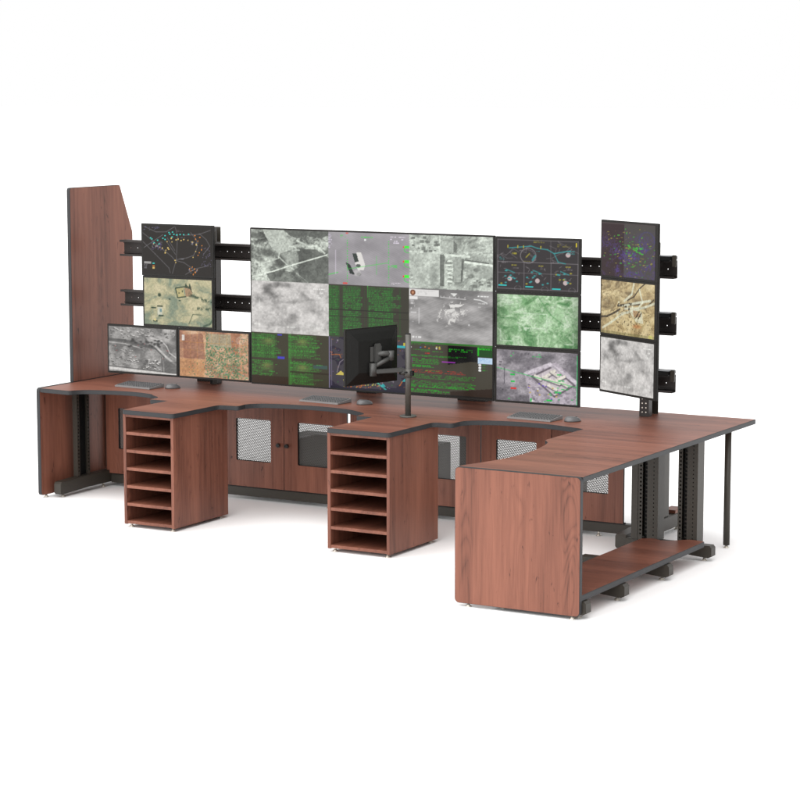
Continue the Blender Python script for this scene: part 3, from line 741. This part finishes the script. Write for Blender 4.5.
def pic_dotmap():
    p = Pic(c=(44, 40, 37)); w = (132, 130, 136); cy = (66, 208, 196); ta = (214, 184, 110); og = (206, 130, 58)
    for pts in ([(.02, .02), (.2, .13), (.35, .12), (.48, 0)], [(0, .15), (.12, .28), (.2, .38), (.42, .62), (.47, .7)], [(0, .33), (.18, .58), (.38, .86), (.40, .96)], [(.02, .46), (.3, .18)], [(.48, .02), (.51, .2), (.49, .68), (.43, .97)], [(.34, .3), (.48, .58)], [(.36, .24), (.47, .5)], [(.5, .68), (.64, .64), (.74, .58), (.79, .42), (.78, .26), (.70, .12)], [(.48, .70), (.60, .74), (.75, .88)], [(.62, .98), (.75, .86), (.95, .78)], [(.6, .18), (.82, .15), (.98, .06)], [(.82, .13), (.92, .25), (.97, .38), (.88, .55)]): p.line(pts, w, .0055, .75)
    p.text(.5, .66, .64, .69, 1, w, 4, .9, .8, 0); p.text(.22, .32, .32, .36, 2, w, 6, .8, .5); p.text(.5, .08, .6, .12, 2, w, 7, .8, .6); p.text(.55, .22, .64, .25, 1, w, 8, .8, .6)
    for (x, y) in ((.14, .28), (.22, .30), (.17, .36), (.30, .25), (.33, .20), (.40, .17), (.46, .17), (.43, .22), (.50, .18), (.55, .17), (.60, .165), (.67, .15), (.39, .13), (.44, .12), (.24, .38), (.33, .28), (.12, .25)): p.rect(x-.010, y-.010, x+.010, y+.012, cy)
    for (x, y) in ((.16, .38), (.20, .42), (.25, .44), (.29, .46), (.34, .50), (.38, .48), (.37, .45), (.42, .25), (.43, .32), (.49, .28), (.52, .26), (.56, .29), (.60, .27), (.66, .28), (.72, .31), (.78, .36), (.77, .50), (.73, .62), (.36, .32), (.47, .70), (.48, .74), (.33, .55)): p.rect(x-.008, y-.012, x+.008, y+.013, ta)
    for (x, y) in ((.76, .18), (.77, .25), (.83, .21), (.80, .29), (.86, .38), (.85, .46), (.82, .52), (.80, .58), (.72, .82), (.75, .86), (.70, .90), (.76, .93), (.73, .97), (.79, .88), (.68, .86)): p.rect(x-.007, y-.014, x+.007, y+.014, og)
    p.dots(40, (.85, .42, .99, .8), [(100, 94, 116)], 5, .010); p.dots(20, (.02, .02, .25, .09), [(100, 96, 124)], 6, .010); p.dots(30, (.13, .35, .3, .5), [(96, 84, 126)], 9, .010)
    for (x, y) in ((.2, .4), (.75, .35), (.73, .9)): p.dots(10, (x-.06, y-.05, x+.06, y+.05), [(150, 146, 160)], int(x*90), .01)
    p.rect(.02, .74, .12, .79, (190, 188, 186), .8); p.text(.02, .8, .1, .9, 3, w, 9, 1); p.rect(.14, .765, .17, .79, cy); p.rect(.14, .82, .17, .845, og); p.rect(.14, .86, .17, .885, ta)
    return p.a
def pic_field():
    p = Pic(); f = warp(fbm(p.w, p.h, 7, 5, 131, 6, .66), 350, .10); p.ramp(f+.10*(.45-p.Y), [(.33, (134, 146, 126)), (.46, (168, 168, 138)), (.56, (190, 184, 148)), (.68, (208, 198, 162))])
    d = (46, 66, 52)
    p.poly([(.47, .20), (.58, .18), (.60, .38), (.50, .40)], (196, 184, 132)); p.line([(.47, .20), (.60, .16)], d, .012); p.line([(.47, .20), (.50, .40), (.62, .37)], d, .012)
    p.poly([(.60, .16), (.70, .14), (.72, .36), (.62, .37)], (170, 140, 110)); p.poly([(.60, .18), (.62, .08), (.66, .17), (.68, .07), (.72, .30), (.68, .2)], d, .85)
    for (x, y, a, b) in ((.23, .36, .03, .05), (.52, .30, .012, .02), (.57, .26, .012, .03), (.38, .44, .02, .02), (.53, .46, .02, .02)): p.ell(x, y, a, b, d, .9, .5)
    q = fbm(p.w, p.h, 34, 24, 133, 3); m_ = np.zeros(q.shape); m_ = np.clip(1-abs(p.Y-(.33+.45*(p.X-.68)))/.07, 0, 1)*(p.X > .66)+np.clip(1-abs(p.Y-.61)/.05, 0, 1)*(p.X > .72)*(p.X < .98)
    p.mix(np.clip((q-.44)*8, 0, 1)*np.clip(m_, 0, 1), d, .8); p.line([(.66, .95), (.72, .74), (.84, .74)], d, .008, .7); p.line([(.88, .98), (.97, .92), (1, .85)], d, .02, .6); p.ell(.95, .86, .10, .10, (110, 134, 108), .5, .6)
    p.poly([(.20, .62), (.27, .62), (.27, .80), (.20, .80)], (206, 206, 186)); p.line([(.20, .60), (.27, .60)], d, .014); p.line([(.11, .64), (.17, .64)], d, .014); p.line([(.22, .80), (.28, .80)], d, .016); p.rect(.23, .66, .26, .72, (120, 150, 150)); p.line([(.14, .92), (.19, .92)], d, .015); p.ell(.16, .89, .02, .03, (220, 206, 150))
    p.line([(.10, .62), (.10, .9)], (150, 150, 112), .008, .7)
    n = fbm(p.w, p.h, 60, 40, 8, 3); p.a *= (.86+.26*n)[..., None]
    return p.a
def pic_city():
    p = Pic(); t = (1, .985, .97); f = warp(fbm(p.w, p.h, 8, 5, 151, 5, .6), 360, .04, 8); p.ramp(f, [(.30, G(112, t)), (.5, G(146, t)), (.70, G(176, t))])
    p.ell(.42, .50, .10, .16, G(104, t), .8, .7); p.ell(.27, .60, .045, .16, G(110, t), .7, .6)
    p.line([(0, .30), (.25, .31), (.55, .40), (.70, .44), (.82, .60)], G(84, t), .03, .75); p.line([(0, .36), (.25, .38), (.5, .46)], G(196, t), .010, .8)
    p.line([(.62, .22), (.78, .26), (.86, .38), (.90, .52), (1, .62)], G(206, t), .012, .9); p.line([(.70, .40), (.84, .60), (1, .78)], G(206, t), .022, .85); p.line([(.78, .62), (.80, 1)], G(78, t), .012, .8)
    p.rect(.82, .70, 1, .98, G(96, t), .6); p.line([(0, .93), (.3, .95), (1, .995)], G(214, t), .028, .95); p.line([(0, .885), (.5, .92), (1, .955)], G(90, t), .012, .7)
    r = np.random.default_rng(2)
    def blocks(n, x0, y0, x1, y1, w0, vals):
        for i in range(n):
            x, y = x0+(x1-x0)*r.random(), y0+(y1-y0)*r.random(); w = w0*(.6+.8*r.random()); h = w*.9
            p.poly([(x, y), (x+w, y+.25*h), (x+w*.9, y+h), (x-.1*w, y+.75*h)], G(66, t), .6)
            p.poly([(x+.004, y-.012), (x+w, y+.25*h-.012), (x+w*.9, y+h-.016), (x, y+.75*h-.016)], G(vals[int(r.random()*len(vals))], t), .9)
    blocks(34, .02, .03, .60, .24, .035, (210, 190, 160)); blocks(30, .02, .42, .34, .84, .026, (170, 190, 120)); blocks(36, .50, .68, .76, .92, .030, (226, 214, 96)); blocks(14, .30, .62, .44, .78, .026, (220, 200))
    blocks(16, .62, .04, .98, .20, .03, (120, 176, 150)); p.dots(26, (.30, .26, .80, .44), [G(66, t)], 6, .03, .8)
    n = fbm(p.w, p.h, 50, 34, 8, 2); p.a *= (.88+.24*n)[..., None]
    p.text(.8, .03, .98, .06, 1, G(240, t), 5, 1, 1, 0); p.dots(9, (.02, .3, .9, .9), [(170, 80, 80)], 3, .012, .7)
    return p.a
def pic_farm():
    p = Pic(); f = fbm(p.w, p.h, 5, 4, 171, 5, .6); f = warp(f, 370, .1); p.ramp(f, [(.3, (156, 112, 92)), (.5, (190, 144, 114)), (.7, (208, 172, 142))])
    p.poly([(.05, .1), (.34, .05), (.38, .6), (.06, .6)], (140, 92, 74), .6); p.poly([(.42, .05), (.74, .05), (.76, .32), (.44, .32)], (160, 160, 134), .7); p.poly([(.75, .0), (.88, .0), (.84, .55), (.76, .45)], (146, 92, 68), .6); p.poly([(.0, .62), (.36, .62), (.36, 1), (0, 1)], (204, 150, 96), .45)
    p.ring(.88, .16, .05, .08, (190, 170, 160), .14, .8); p.ring(.88, .16, .03, .05, (190, 170, 160), .2, .6); p.rect(.04, .1, .08, .22, (220, 216, 210), .9)
    for x in (.16, .26, .36, .47, .58, .69, .8, .9): p.line([(x, 0), (x, 1)], (206, 138, 56), .003, .5)
    for y in (.25, .42, .62, .84): p.line([(0, y), (1, y)], (206, 138, 56), .003, .5)
    r = np.random.default_rng(8); gs = [(84, 118, 80), (78, 132, 100), (108, 136, 92), (66, 100, 72), (134, 152, 116)]
    for i in range(900):
        x = .38+.6*r.random(); y = .30+.68*r.random()
        if x > .86 and r.random() < .6: continue
        p.ell(x, y, .008+.008*r.random(), .012+.014*r.random(), gs[int(r.random()*5)], .85, .7)
    for i in range(50): x = .39+.04*r.random(); y = .02+.3*r.random(); p.ell(x, y, .010, .014, gs[int(r.random()*5)], .85, .7)
    for i in range(40): x = .88+.11*r.random(); y = .02+.4*r.random(); p.ell(x, y, .010, .014, gs[int(r.random()*5)], .7, .7)
    for i in range(16): x = .14+.26*r.random(); y = .66+.3*r.random(); p.ell(x, y, .012, .016, gs[int(r.random()*5)], .8, .7)
    n = fbm(p.w, p.h, 50, 34, 28, 3); p.a *= (.82+.36*n)[..., None]
    p.dots(34, (.45, .1, .95, .9), [(214, 204, 190), (180, 90, 80), (90, 150, 190)], 5, .010, .8)
    return p.a
def pic_swarm():
    p = Pic(c=(68, 64, 61)); p.rect(0, 0, .42, 1, (44, 22, 27)); f = fbm(p.w, p.h, 5, 5, 191); q = fbm(p.w, p.h, 60, 40, 192, 2)
    p.mix(np.clip((f-.38)*5, 0, 1)*np.clip((q-.36)*4, 0, 1)*np.clip(p.Y*2.4-.2, 0, 1), (76, 54, 134), .8)
    r = np.random.default_rng(15)
    for i in range(120):
        x, y = .5+.26*r.normal(), .52+.22*r.normal(); c = (54, 160, 44) if r.random() < .5 else (150, 140, 50)
        p.rect(x, y, x+.012+.03*r.random(), y+.014, c, .8)
    for i in range(26): x = .48+.28*r.random(); y = .38+.12*r.random()+.2*(x-.5); p.rect(x, y, x+.03, y+.018, (60, 176, 46), .9)
    for i in range(60): x, y = r.random(), .1+.85*r.random(); p.rect(x, y, x+.015, y+.012, (120, 100, 60), .6)
    p.ring(.84, .3, .14, .16, (60, 56, 130), .12, .5)
    p.line([(0, .02), (1, .02)], (70, 60, 60), .01)
    return p.a
def pic_canyon():
    p = Pic(); f = warp(fbm(p.w, p.h, 6, 6, 211, 6, .66), 380, .12); p.ramp(f, [(.32, (140, 122, 88)), (.46, (176, 154, 112)), (.56, (198, 178, 132)), (.68, (214, 196, 152))])
    th = (p.X*.9+p.Y*1.2+.5*f); st = np.sin(th*36+6*fbm(p.w, p.h, 8, 8, 218, 3)); p.mix(((st > .75) & (p.X < .55) & (p.Y < .75-p.X*.3)).astype(float), (104, 86, 58), .4); p.mix(((st < -.7) & (p.X < .55) & (p.Y < .7)).astype(float), (214, 200, 160), .35)
    d = (50, 42, 32); w = (222, 224, 200)
    p.line([(0, .70), (.12, .68), (.25, .60), (.36, .52)], d, .018, .85); p.line([(.32, .46), (.5, .42), (.72, .38)], d, .022, .85); p.line([(.5, .34), (.62, .26), (.72, .10), (.82, 0)], d, .012, .9); p.line([(.6, .52), (.72, .46), (.84, .44), (.98, .28)], d, .014, .8)
    p.line([(.62, 0), (.58, .22), (.44, .36)], w, .022, .8); p.line([(.45, .44), (.7, .36), (.92, .30)], w, .022, .9); p.line([(.72, .12), (.78, .35), (.7, .46), (.45, .50)], w, .020, .8); p.line([(1, .34), (.84, .42), (.60, .52), (.40, .60), (.2, .78), (.04, .90)], w, .022, .8)
    p.poly([(.58, .50), (.76, .50), (.80, .74), (.66, .72), (.56, .58)], w, .75); p.poly([(.60, .51), (.73, .52), (.74, .62), (.62, .64)], (172, 132, 96), .8); p.line([(.66, .64), (.72, .52)], d, .014, .9); p.line([(.70, .66), (.76, .54)], d, .012, .9); p.ring(.74, .65, .11, .14, (150, 132, 82), .1, .7)
    p.ell(.68, .80, .10, .05, (196, 132, 84), .8, .7); p.ell(.3, .35, .12, .1, (150, 130, 88), .5, .7)
    r = np.random.default_rng(5)
    for i in range(150):
        x, y = .2+.75*r.random(), .52+.45*r.random(); p.rect(x, y, x+.016, y+.02, [(60, 50, 38), (212, 196, 150), (110, 92, 62)][int(r.random()*3)], .6)
    p.dots(20, (.3, .38, .6, .62), [d, w], 6, .02, .9); p.rect(.0, .94, 1, 1, (96, 96, 56), .35); p.rect(.90, .93, .97, .99, (214, 210, 120), .8)
    n = fbm(p.w, p.h, 60, 40, 18, 3); p.a *= (.84+.30*n)[..., None]
    return p.a

def screen(name, parent, pic, origin, ux, uz, w, h):
    """fine grid of faces carrying the shown picture; origin = top left corner"""
    H, W = pic.shape[:2]
    o0 = Vector(parent.location)
    # corner samples: a vertex per grid node, picture sampled by node
    xs = np.linspace(0, 1, W); ys = np.linspace(0, 1, H)
    X, Y = np.meshgrid(xs, ys)
    og = np.array(origin)-np.array(o0)
    co = og[None, None, :] + X[..., None]*np.array(ux)*w - Y[..., None]*np.array(uz)*h
    idx = np.arange(W*H).reshape(H, W)
    f = np.stack([idx[1:, :-1], idx[1:, 1:], idx[:-1, 1:], idx[:-1, :-1]], -1).reshape(-1, 4)
    me = bpy.data.meshes.new(name)
    me.from_pydata(co.reshape(-1, 3).tolist(), [], f.tolist())
    at = me.color_attributes.new('picture', 'FLOAT_COLOR', 'POINT')
    c = np.clip(pic, 0, 1).reshape(-1, 3); lin = np.where(c <= .04045, c/12.92, ((c+.055)/1.055)**2.4)
    lin = np.clip(lin-.008, 0, 1)                     # the glass adds its own sheen on top
    at.data.foreach_set('color', np.concatenate([lin, np.ones((len(lin), 1))], 1).astype(np.float32).ravel())
    me.materials.append(SCREEN)
    o = bpy.data.objects.new(name, me); col.objects.link(o); o.parent = parent; o['_w'] = list(o0)
    return o

def display(name, x0, z0, x1, z1, pic, label, bez=.0135, depth=.018, yf=1.30, group='small displays on the rails', bezb=None, rotz=0.0, piv=None):
    """flat display facing -Y with its lower left corner at x0,z0"""
    loc = ((x0+x1)/2, yf, z0)
    t = thing(name, loc, label, 'display', group)
    m = MB()
    m.box((x0, yf, z0), (x1, yf+depth, z1), PLASTIC, .0025)
    m.box((x0+.06, yf+depth, z0+.05), (x1-.06, yf+depth+.022, z1-.05), PLAST2, .008)
    m.build('housing', t)
    bb = bez if bezb is None else bezb
    screen('screen', t, pic, (x0+bez, yf-.0012, z1-bez), (1, 0, 0), (0, 0, 1), x1-x0-2*bez, z1-z0-bez-bb)
    return t
# large display: nine pictures tiled edge to edge
tiles = [[pic_coast(), pic_truck(), pic_village()], [pic_cloud(21), pic_code(), pic_hud()], [pic_plots(), pic_map(), pic_term()]]
big = np.concatenate([np.concatenate(r, 1) for r in tiles], 0)
tv = display('large_display', -1.062, .824, .697, 1.829, big, 'huge flat display showing nine aerial and code pictures, mounted at the centre of the wall', bez=.010, depth=.020, group=None)
def mounts(t, xs, zs, y0, y1=1.549):
    for x in xs:
        for z in zs:
            m = MB()
            m.box((x-.04, y0, z-.05), (x+.04, y0+.006, z+.05), BLACK, .001)
            m.box((x-.022, y0+.006, z-.022), (x+.022, y1, z+.022), GUN, .002)
            m.build('mount_bracket', t)
mounts(tv, (-.75, .3), (1.645, 1.309, .966), 1.343)
g = 'small displays on the rails'
Z = (.823, 1.1585, 1.1595, 1.4935, 1.4945, 1.829)
defs = [
 (.703, Z[4], 1.270, Z[5]-.003, pic_chart(), 'dark display with cyan route lines, at the top right of the huge display'),
 (.703, Z[2], 1.270, Z[3], pic_night(), 'display with a green night vision picture, right of the huge display'),
 (.703, Z[0], 1.270, Z[1], pic_compound(), 'display with a pinkish grey walled compound and green lines, just above the desk'),
 (-1.916, Z[4]-.004, -1.343, Z[5]+.003, pic_dotmap(), 'black display with teal and orange dots, top left next to the tall panel'),
 (-1.910, Z[2]-.002, -1.347, Z[3]-.004, pic_field(), 'display with a tan and olive aerial view of walled yards, under the dot map'),
 (-2.206, Z[0]+.006, -1.6325, Z[1]-.0025, pic_city(), 'display with a grey aerial view of a town, far left above the desk'),
 (-1.6315, Z[0]+.006, -1.066, Z[1]-.0025, pic_farm(), 'display with orange farmland and green dots, left of the huge display'),
]
for (a, b, c, d, pc, lb) in defs:
    t = display('wall_display', a, b, c, d, pc, lb)
    zc = min((1.645, 1.309, .966), key=lambda q: abs(q-(b+d)/2))
    mounts(t, ((a+c)/2,), (zc,), 1.341)
# angled stack at the right: front-left and front-right lower corners
PL = Vector((1.4414, 1.2038, 0)); PR = Vector((1.9194, .9410, 0))
ang = math.atan2((PR-PL).y, (PR-PL).x); wR = (PR-PL).length
pics = [(pic_cloud(21), 'display with a light grey cloudy picture, lowest of the angled stack'),
        (pic_canyon(), 'display with a tan desert quarry and pale roads, middle of the angled stack'),
        (pic_swarm(), 'dark purple display with green and yellow specks, topmost of the angled stack')]
for k, (pc, lb) in enumerate(pics):
    z0 = .9445+k*.3355; z1 = z0+.335
    t = thing('angled_display', (PL.x, PL.y, z0), lb, 'display', 'displays in the angled stack at the right')
    m = MB(); x, y = PL.x, PL.y
    m.box((x, y, z0), (x+wR-.003, y+.014, z1), PLASTIC, .0025)
    m.box((x+.10, y+.014, z0+.06), (x+wR-.10, y+.06, z1-.06), PLAST2, .008)
    m.build('housing', t)
    screen('screen', t, pc, (x+.0135, y-.0012, z1-.012), (1, 0, 0), (0, 0, 1), wR-.042, z1-z0-.026)
    m = MB(); m.box((x+wR/2-.05, y+.06, z0+.12), (x+wR/2+.05, y+.068, z0+.22), BLACK, .002)
    m.box((x+wR/2-.025, y+.068, z0+.145), (x+wR/2+.025, y+.20, z0+.195), GUN, .004)
    m.build('mount_bracket', t)
    t.rotation_euler = (0, 0, ang)
# arms from the rails to the angled stack
mid = (PL+PR)/2; nrm = Vector((-math.sin(ang), math.cos(ang), 0))
for k, zc in enumerate((.966, 1.309, 1.645)):
    m = MB(); zt = .9445+k*.3355+.17; e = mid+nrm*.19
    m.cyl((1.62, 1.50, zc), (1.62, 1.50, zt+.03), .016, GUN, 20)
    m.cyl((1.62, 1.50, zt), (e.x, e.y, zt), .016, GUN, 20)
    m.build('swing_arm', fr)

# ------------------------------------------------------------------ pole mounted monitor on the right pedestal
px, py = .319, .912
arm = thing('monitor_pole_arm', (px, py, TOPZ), 'grey metal pole with round base plate and jointed arm standing on the right desk tip', 'monitor arm')
m = MB(); m.cyl((px, py, TOPZ), (px, py, TOPZ+.009), .052, POLE, 40, .050); m.build('base_plate', arm)
m = MB(); m.cyl((px, py, TOPZ+.009), (px, py, 1.248), .0175, POLE, 32); m.cyl((px, py, 1.248), (px, py, 1.254), .0175, BLACK, 32, .015); m.build('pole', arm)
m = MB(); m.cyl((px, py, .988), (px, py, 1.040), .023, POLE, 32); m.box((px+.018, py-.012, 1.0), (px+.038, py+.012, 1.03), BLACK, .003)
m.cyl((px+.005, py-.025, 1.022), (px+.005, py-.040, 1.022), .006, BLACK, 12); m.build('collar', arm)
A = Vector((.093, .564)); B = Vector((.2077, .979)); d = (B-A).normalized(); nn = Vector((d.y, -d.x))   # nn points to +X side (the back)
cz = 1.135; mc = (A+B)/2
j1 = mc + nn*.055 + d*.01
j0 = Vector((.235, .80))
m = MB()
q = Vector((px-.025, py-.015))
m.cyl((px-.015, py-.006, 1.013), (q.x-.02, q.y-.01, 1.02), .014, BLACK, 16)
m.cyl((q.x, q.y, 1.035), (q.x, q.y, 1.005), .017, GUN, 24)
def bar(mb_, p, q_, z0, z1, w, mat):
    p, q_ = Vector(p), Vector(q_); dd = (q_-p).normalized(); n2 = Vector((-dd.y, dd.x))*w
    mb_.prism([tuple(p+n2), tuple(q_+n2), tuple(q_-n2), tuple(p-n2)], 'XY', z0, z1, mat, mat, bev=.004)
e1 = mc + nn*.045 - d*.035
bar(m, q, e1, 1.022, 1.048, .016, GUN)
m.build('lower_arm', arm)
m = MB(); m.cyl((e1.x, e1.y, 1.008), (e1.x, e1.y, 1.085), .022, GUN, 28); e2 = mc + nn*.085 + d*.075
m.cyl((e1.x, e1.y, 1.06), (e2.x, e2.y, 1.115), .013, GUN, 20)
m.cyl((e2.x, e2.y, 1.098), (e2.x, e2.y, 1.155), .019, GUN, 24)
m.cyl((e2.x, e2.y, 1.138), (mc.x+nn.x*.03, mc.y+nn.y*.03, 1.138), .017, GUN, 24); m.build('upper_arm', arm)
# the monitor itself (seen from behind); built axis aligned, then turned
Wm = (B-A).length; t = thing('pole_monitor', (A.x, A.y, .955), 'small black monitor seen from behind, held on the jointed arm of the pole', 'monitor')
x, y = A.x, A.y
m = MB(); m.box((x, y-.0, .955), (x+Wm, y+.022, 1.295), PLASTIC, .003)
# tapered back shell toward -Y local (back side)
tb = bmesh.new()
def ringv(i, yy): return [tb.verts.new(p) for p in ((x+i, yy, .955+i), (x+Wm-i, yy, .955+i), (x+Wm-i, yy, 1.295-i), (x+i, yy, 1.295-i))]
r0, r1, r2_ = ringv(.006, y), ringv(.03, y-.012), ringv(.075, y-.030)
for a_, b_ in ((r0, r1), (r1, r2_)):
    for i in range(4): tb.faces.new((a_[i], a_[(i+1) % 4], b_[(i+1) % 4], b_[i]))
tb.faces.new(r2_); tb.faces.new(r0[::-1]); m.merge(tb, PLAST2)
m.build('housing', t)
m = MB(); m.box((x+Wm/2-.05, y-.036, 1.09), (x+Wm/2+.05, y-.0305, 1.185), GUN, .003); m.box((x+Wm/2-.018, y-.05, 1.085), (x+Wm/2+.03, y-.036, 1.20), GUN, .004); m.build('mounting_plate', t)
m = MB(); m.prism([(x+.012, .97), (x+Wm-.012, .97), (x+Wm-.012, 1.283), (x+.012, 1.283)], 'XZ', y+.0221, y+.0235, BLACK, BLACK); m.build('screen', t)
t.rotation_euler = (0, 0, math.atan2(d.y, d.x))

# ------------------------------------------------------------------ keyboards and mice
def keyboard(x, y, rz, label):
    t = thing('keyboard', (x, y, TOPZ+.0005), label, 'keyboard', 'grey keyboards on the desk')
    w, dd = .300, .150
    m = MB()
    m.prism([(y-dd/2, TOPZ+.001), (y+dd/2, TOPZ+.001), (y+dd/2, TOPZ+.024), (y-dd/2, TOPZ+.010)], 'YZ', x-w/2, x+w/2, KEYM, KEYM, bev=.002)
    m.build('case', t)
    m = MB(); rows = 6
    for r_ in range(rows):
        yy = y-dd/2+.012+r_*.0215; zz = TOPZ+.010+.014*((yy-y+dd/2)/dd)
        xx = x-w/2+.010; n = 0
        while xx < x+w/2-.02:
            kw = .0155 if not (r_ == 0 and n == 3) else .088
            kw = min(kw, x+w/2-.010-xx)
            m.box((xx, yy, zz), (xx+kw, yy+.0165, zz+.0055), KEYC, .001)
            xx += kw+.0035; n += 1
    m.build('keys', t); t.rotation_euler = (0, 0, rz); return t
k = keyboard(-1.93, 1.275, R(-4), 'flat grey keyboard in front of the grey town display at the left')
copy_thing(k, (-.468, 1.245, TOPZ+.0005), R(-4), 'flat grey keyboard below the huge display between the two shelf pedestals')
copy_thing(k, (1.020, 1.210, TOPZ+.0005), R(-4), 'flat grey keyboard in front of the walled compound display')
def mouse(x, y, label):
    t = thing('computer_mouse', (x, y, TOPZ), label, 'mouse', 'grey mice on the desk')
    tb = bmesh.new(); n, k_ = 20, 8; rings = []
    for j in range(k_):
        ph = (j/(k_-1))*math.pi/2; rr = math.cos(ph) if j < k_-1 else .02; h = math.sin(ph)
        ring = []
        for i in range(n):
            a = 2*math.pi*i/n; ca, sa = math.cos(a), math.sin(a)
            ex = .030*rr**.6*math.copysign(abs(ca)**.8, ca); ey = .052*rr**.6*math.copysign(abs(sa)**.8, sa)
            ring.append(tb.verts.new((x+ex*1.3, y+ey, TOPZ+.001+.028*h*(1-.25*(ey/.052)))))
        rings.append(ring)
    for a_, b_ in zip(rings[:-1], rings[1:]):
        for i in range(n): f = tb.faces.new((a_[i], a_[(i+1) % n], b_[(i+1) % n], b_[i])); f.smooth = True
    tb.faces.new(rings[-1]); tb.faces.new(rings[0][::-1])
    m = MB(); m.merge(tb, MOUSE); m.build('body', t)
    m = MB(); m.box((x-.0025, y+.018, TOPZ+.020), (x+.0025, y+.032, TOPZ+.0262), BLACK, .001); m.build('wheel', t)
    t.rotation_euler = (0, 0, R(-28)); return t
k = mouse(-1.700, 1.330, 'rounded grey mouse below the orange farmland display')
copy_thing(k, (-.195, 1.270, TOPZ), R(-28), 'rounded grey mouse left of the pole behind the right pedestal')
copy_thing(k, (1.262, 1.225, TOPZ), R(-28), 'rounded grey mouse beside the curved edge of the right return')

# ------------------------------------------------------------------ ground, light, camera
bm = bmesh.new(); S = 400
vs = [bm.verts.new(p) for p in ((-S, -S, FZ), (S, -S, FZ), (S, S, FZ), (-S, S, FZ))]; bm.faces.new(vs)
me = bpy.data.meshes.new('floor'); bm.to_mesh(me); bm.free()
FL = flat('white_floor', (.93, .93, .93), .9, spec=.1, noise=.004, nscale=1)
me.materials.append(FL); fl = bpy.data.objects.new('floor', me); col.objects.link(fl); fl['kind'] = 'structure'; fl['_w'] = [0, 0, 0]

w = bpy.data.worlds.new('World'); sc.world = w; w.use_nodes = True
bg = w.node_tree.nodes['Background']; bg.inputs[0].default_value = (1, 1, 1, 1); bg.inputs[1].default_value = 1.0
sd = bpy.data.lights.new('key_softbox', 'SUN'); sd.energy = 4.2; sd.angle = R(100); sd.color = (1, .985, .97)
so = bpy.data.objects.new('key_softbox', sd); col.objects.link(so)
so.rotation_euler = (R(45), 0, R(-10))

cd = bpy.data.cameras.new('camera'); co = bpy.data.objects.new('camera', cd); col.objects.link(co)
cd.sensor_width = 36; cd.lens = 36*2304.91/800; cd.clip_end = 2000; cd.clip_start = .1
co.location = (7.06656081, -11.03283603, 2.66583805)
co.rotation_euler = (R(90-7.532477), 0, R(29.663053))
sc.camera = co
sc.view_settings.view_transform = 'Standard'; sc.view_settings.look = 'None'
sc.view_settings.exposure = 0; sc.view_settings.gamma = 1
sc.cycles.max_bounces = 8; sc.cycles.transparent_max_bounces = 16
for o in bpy.data.objects:
    if '_w' in o: del o['_w']
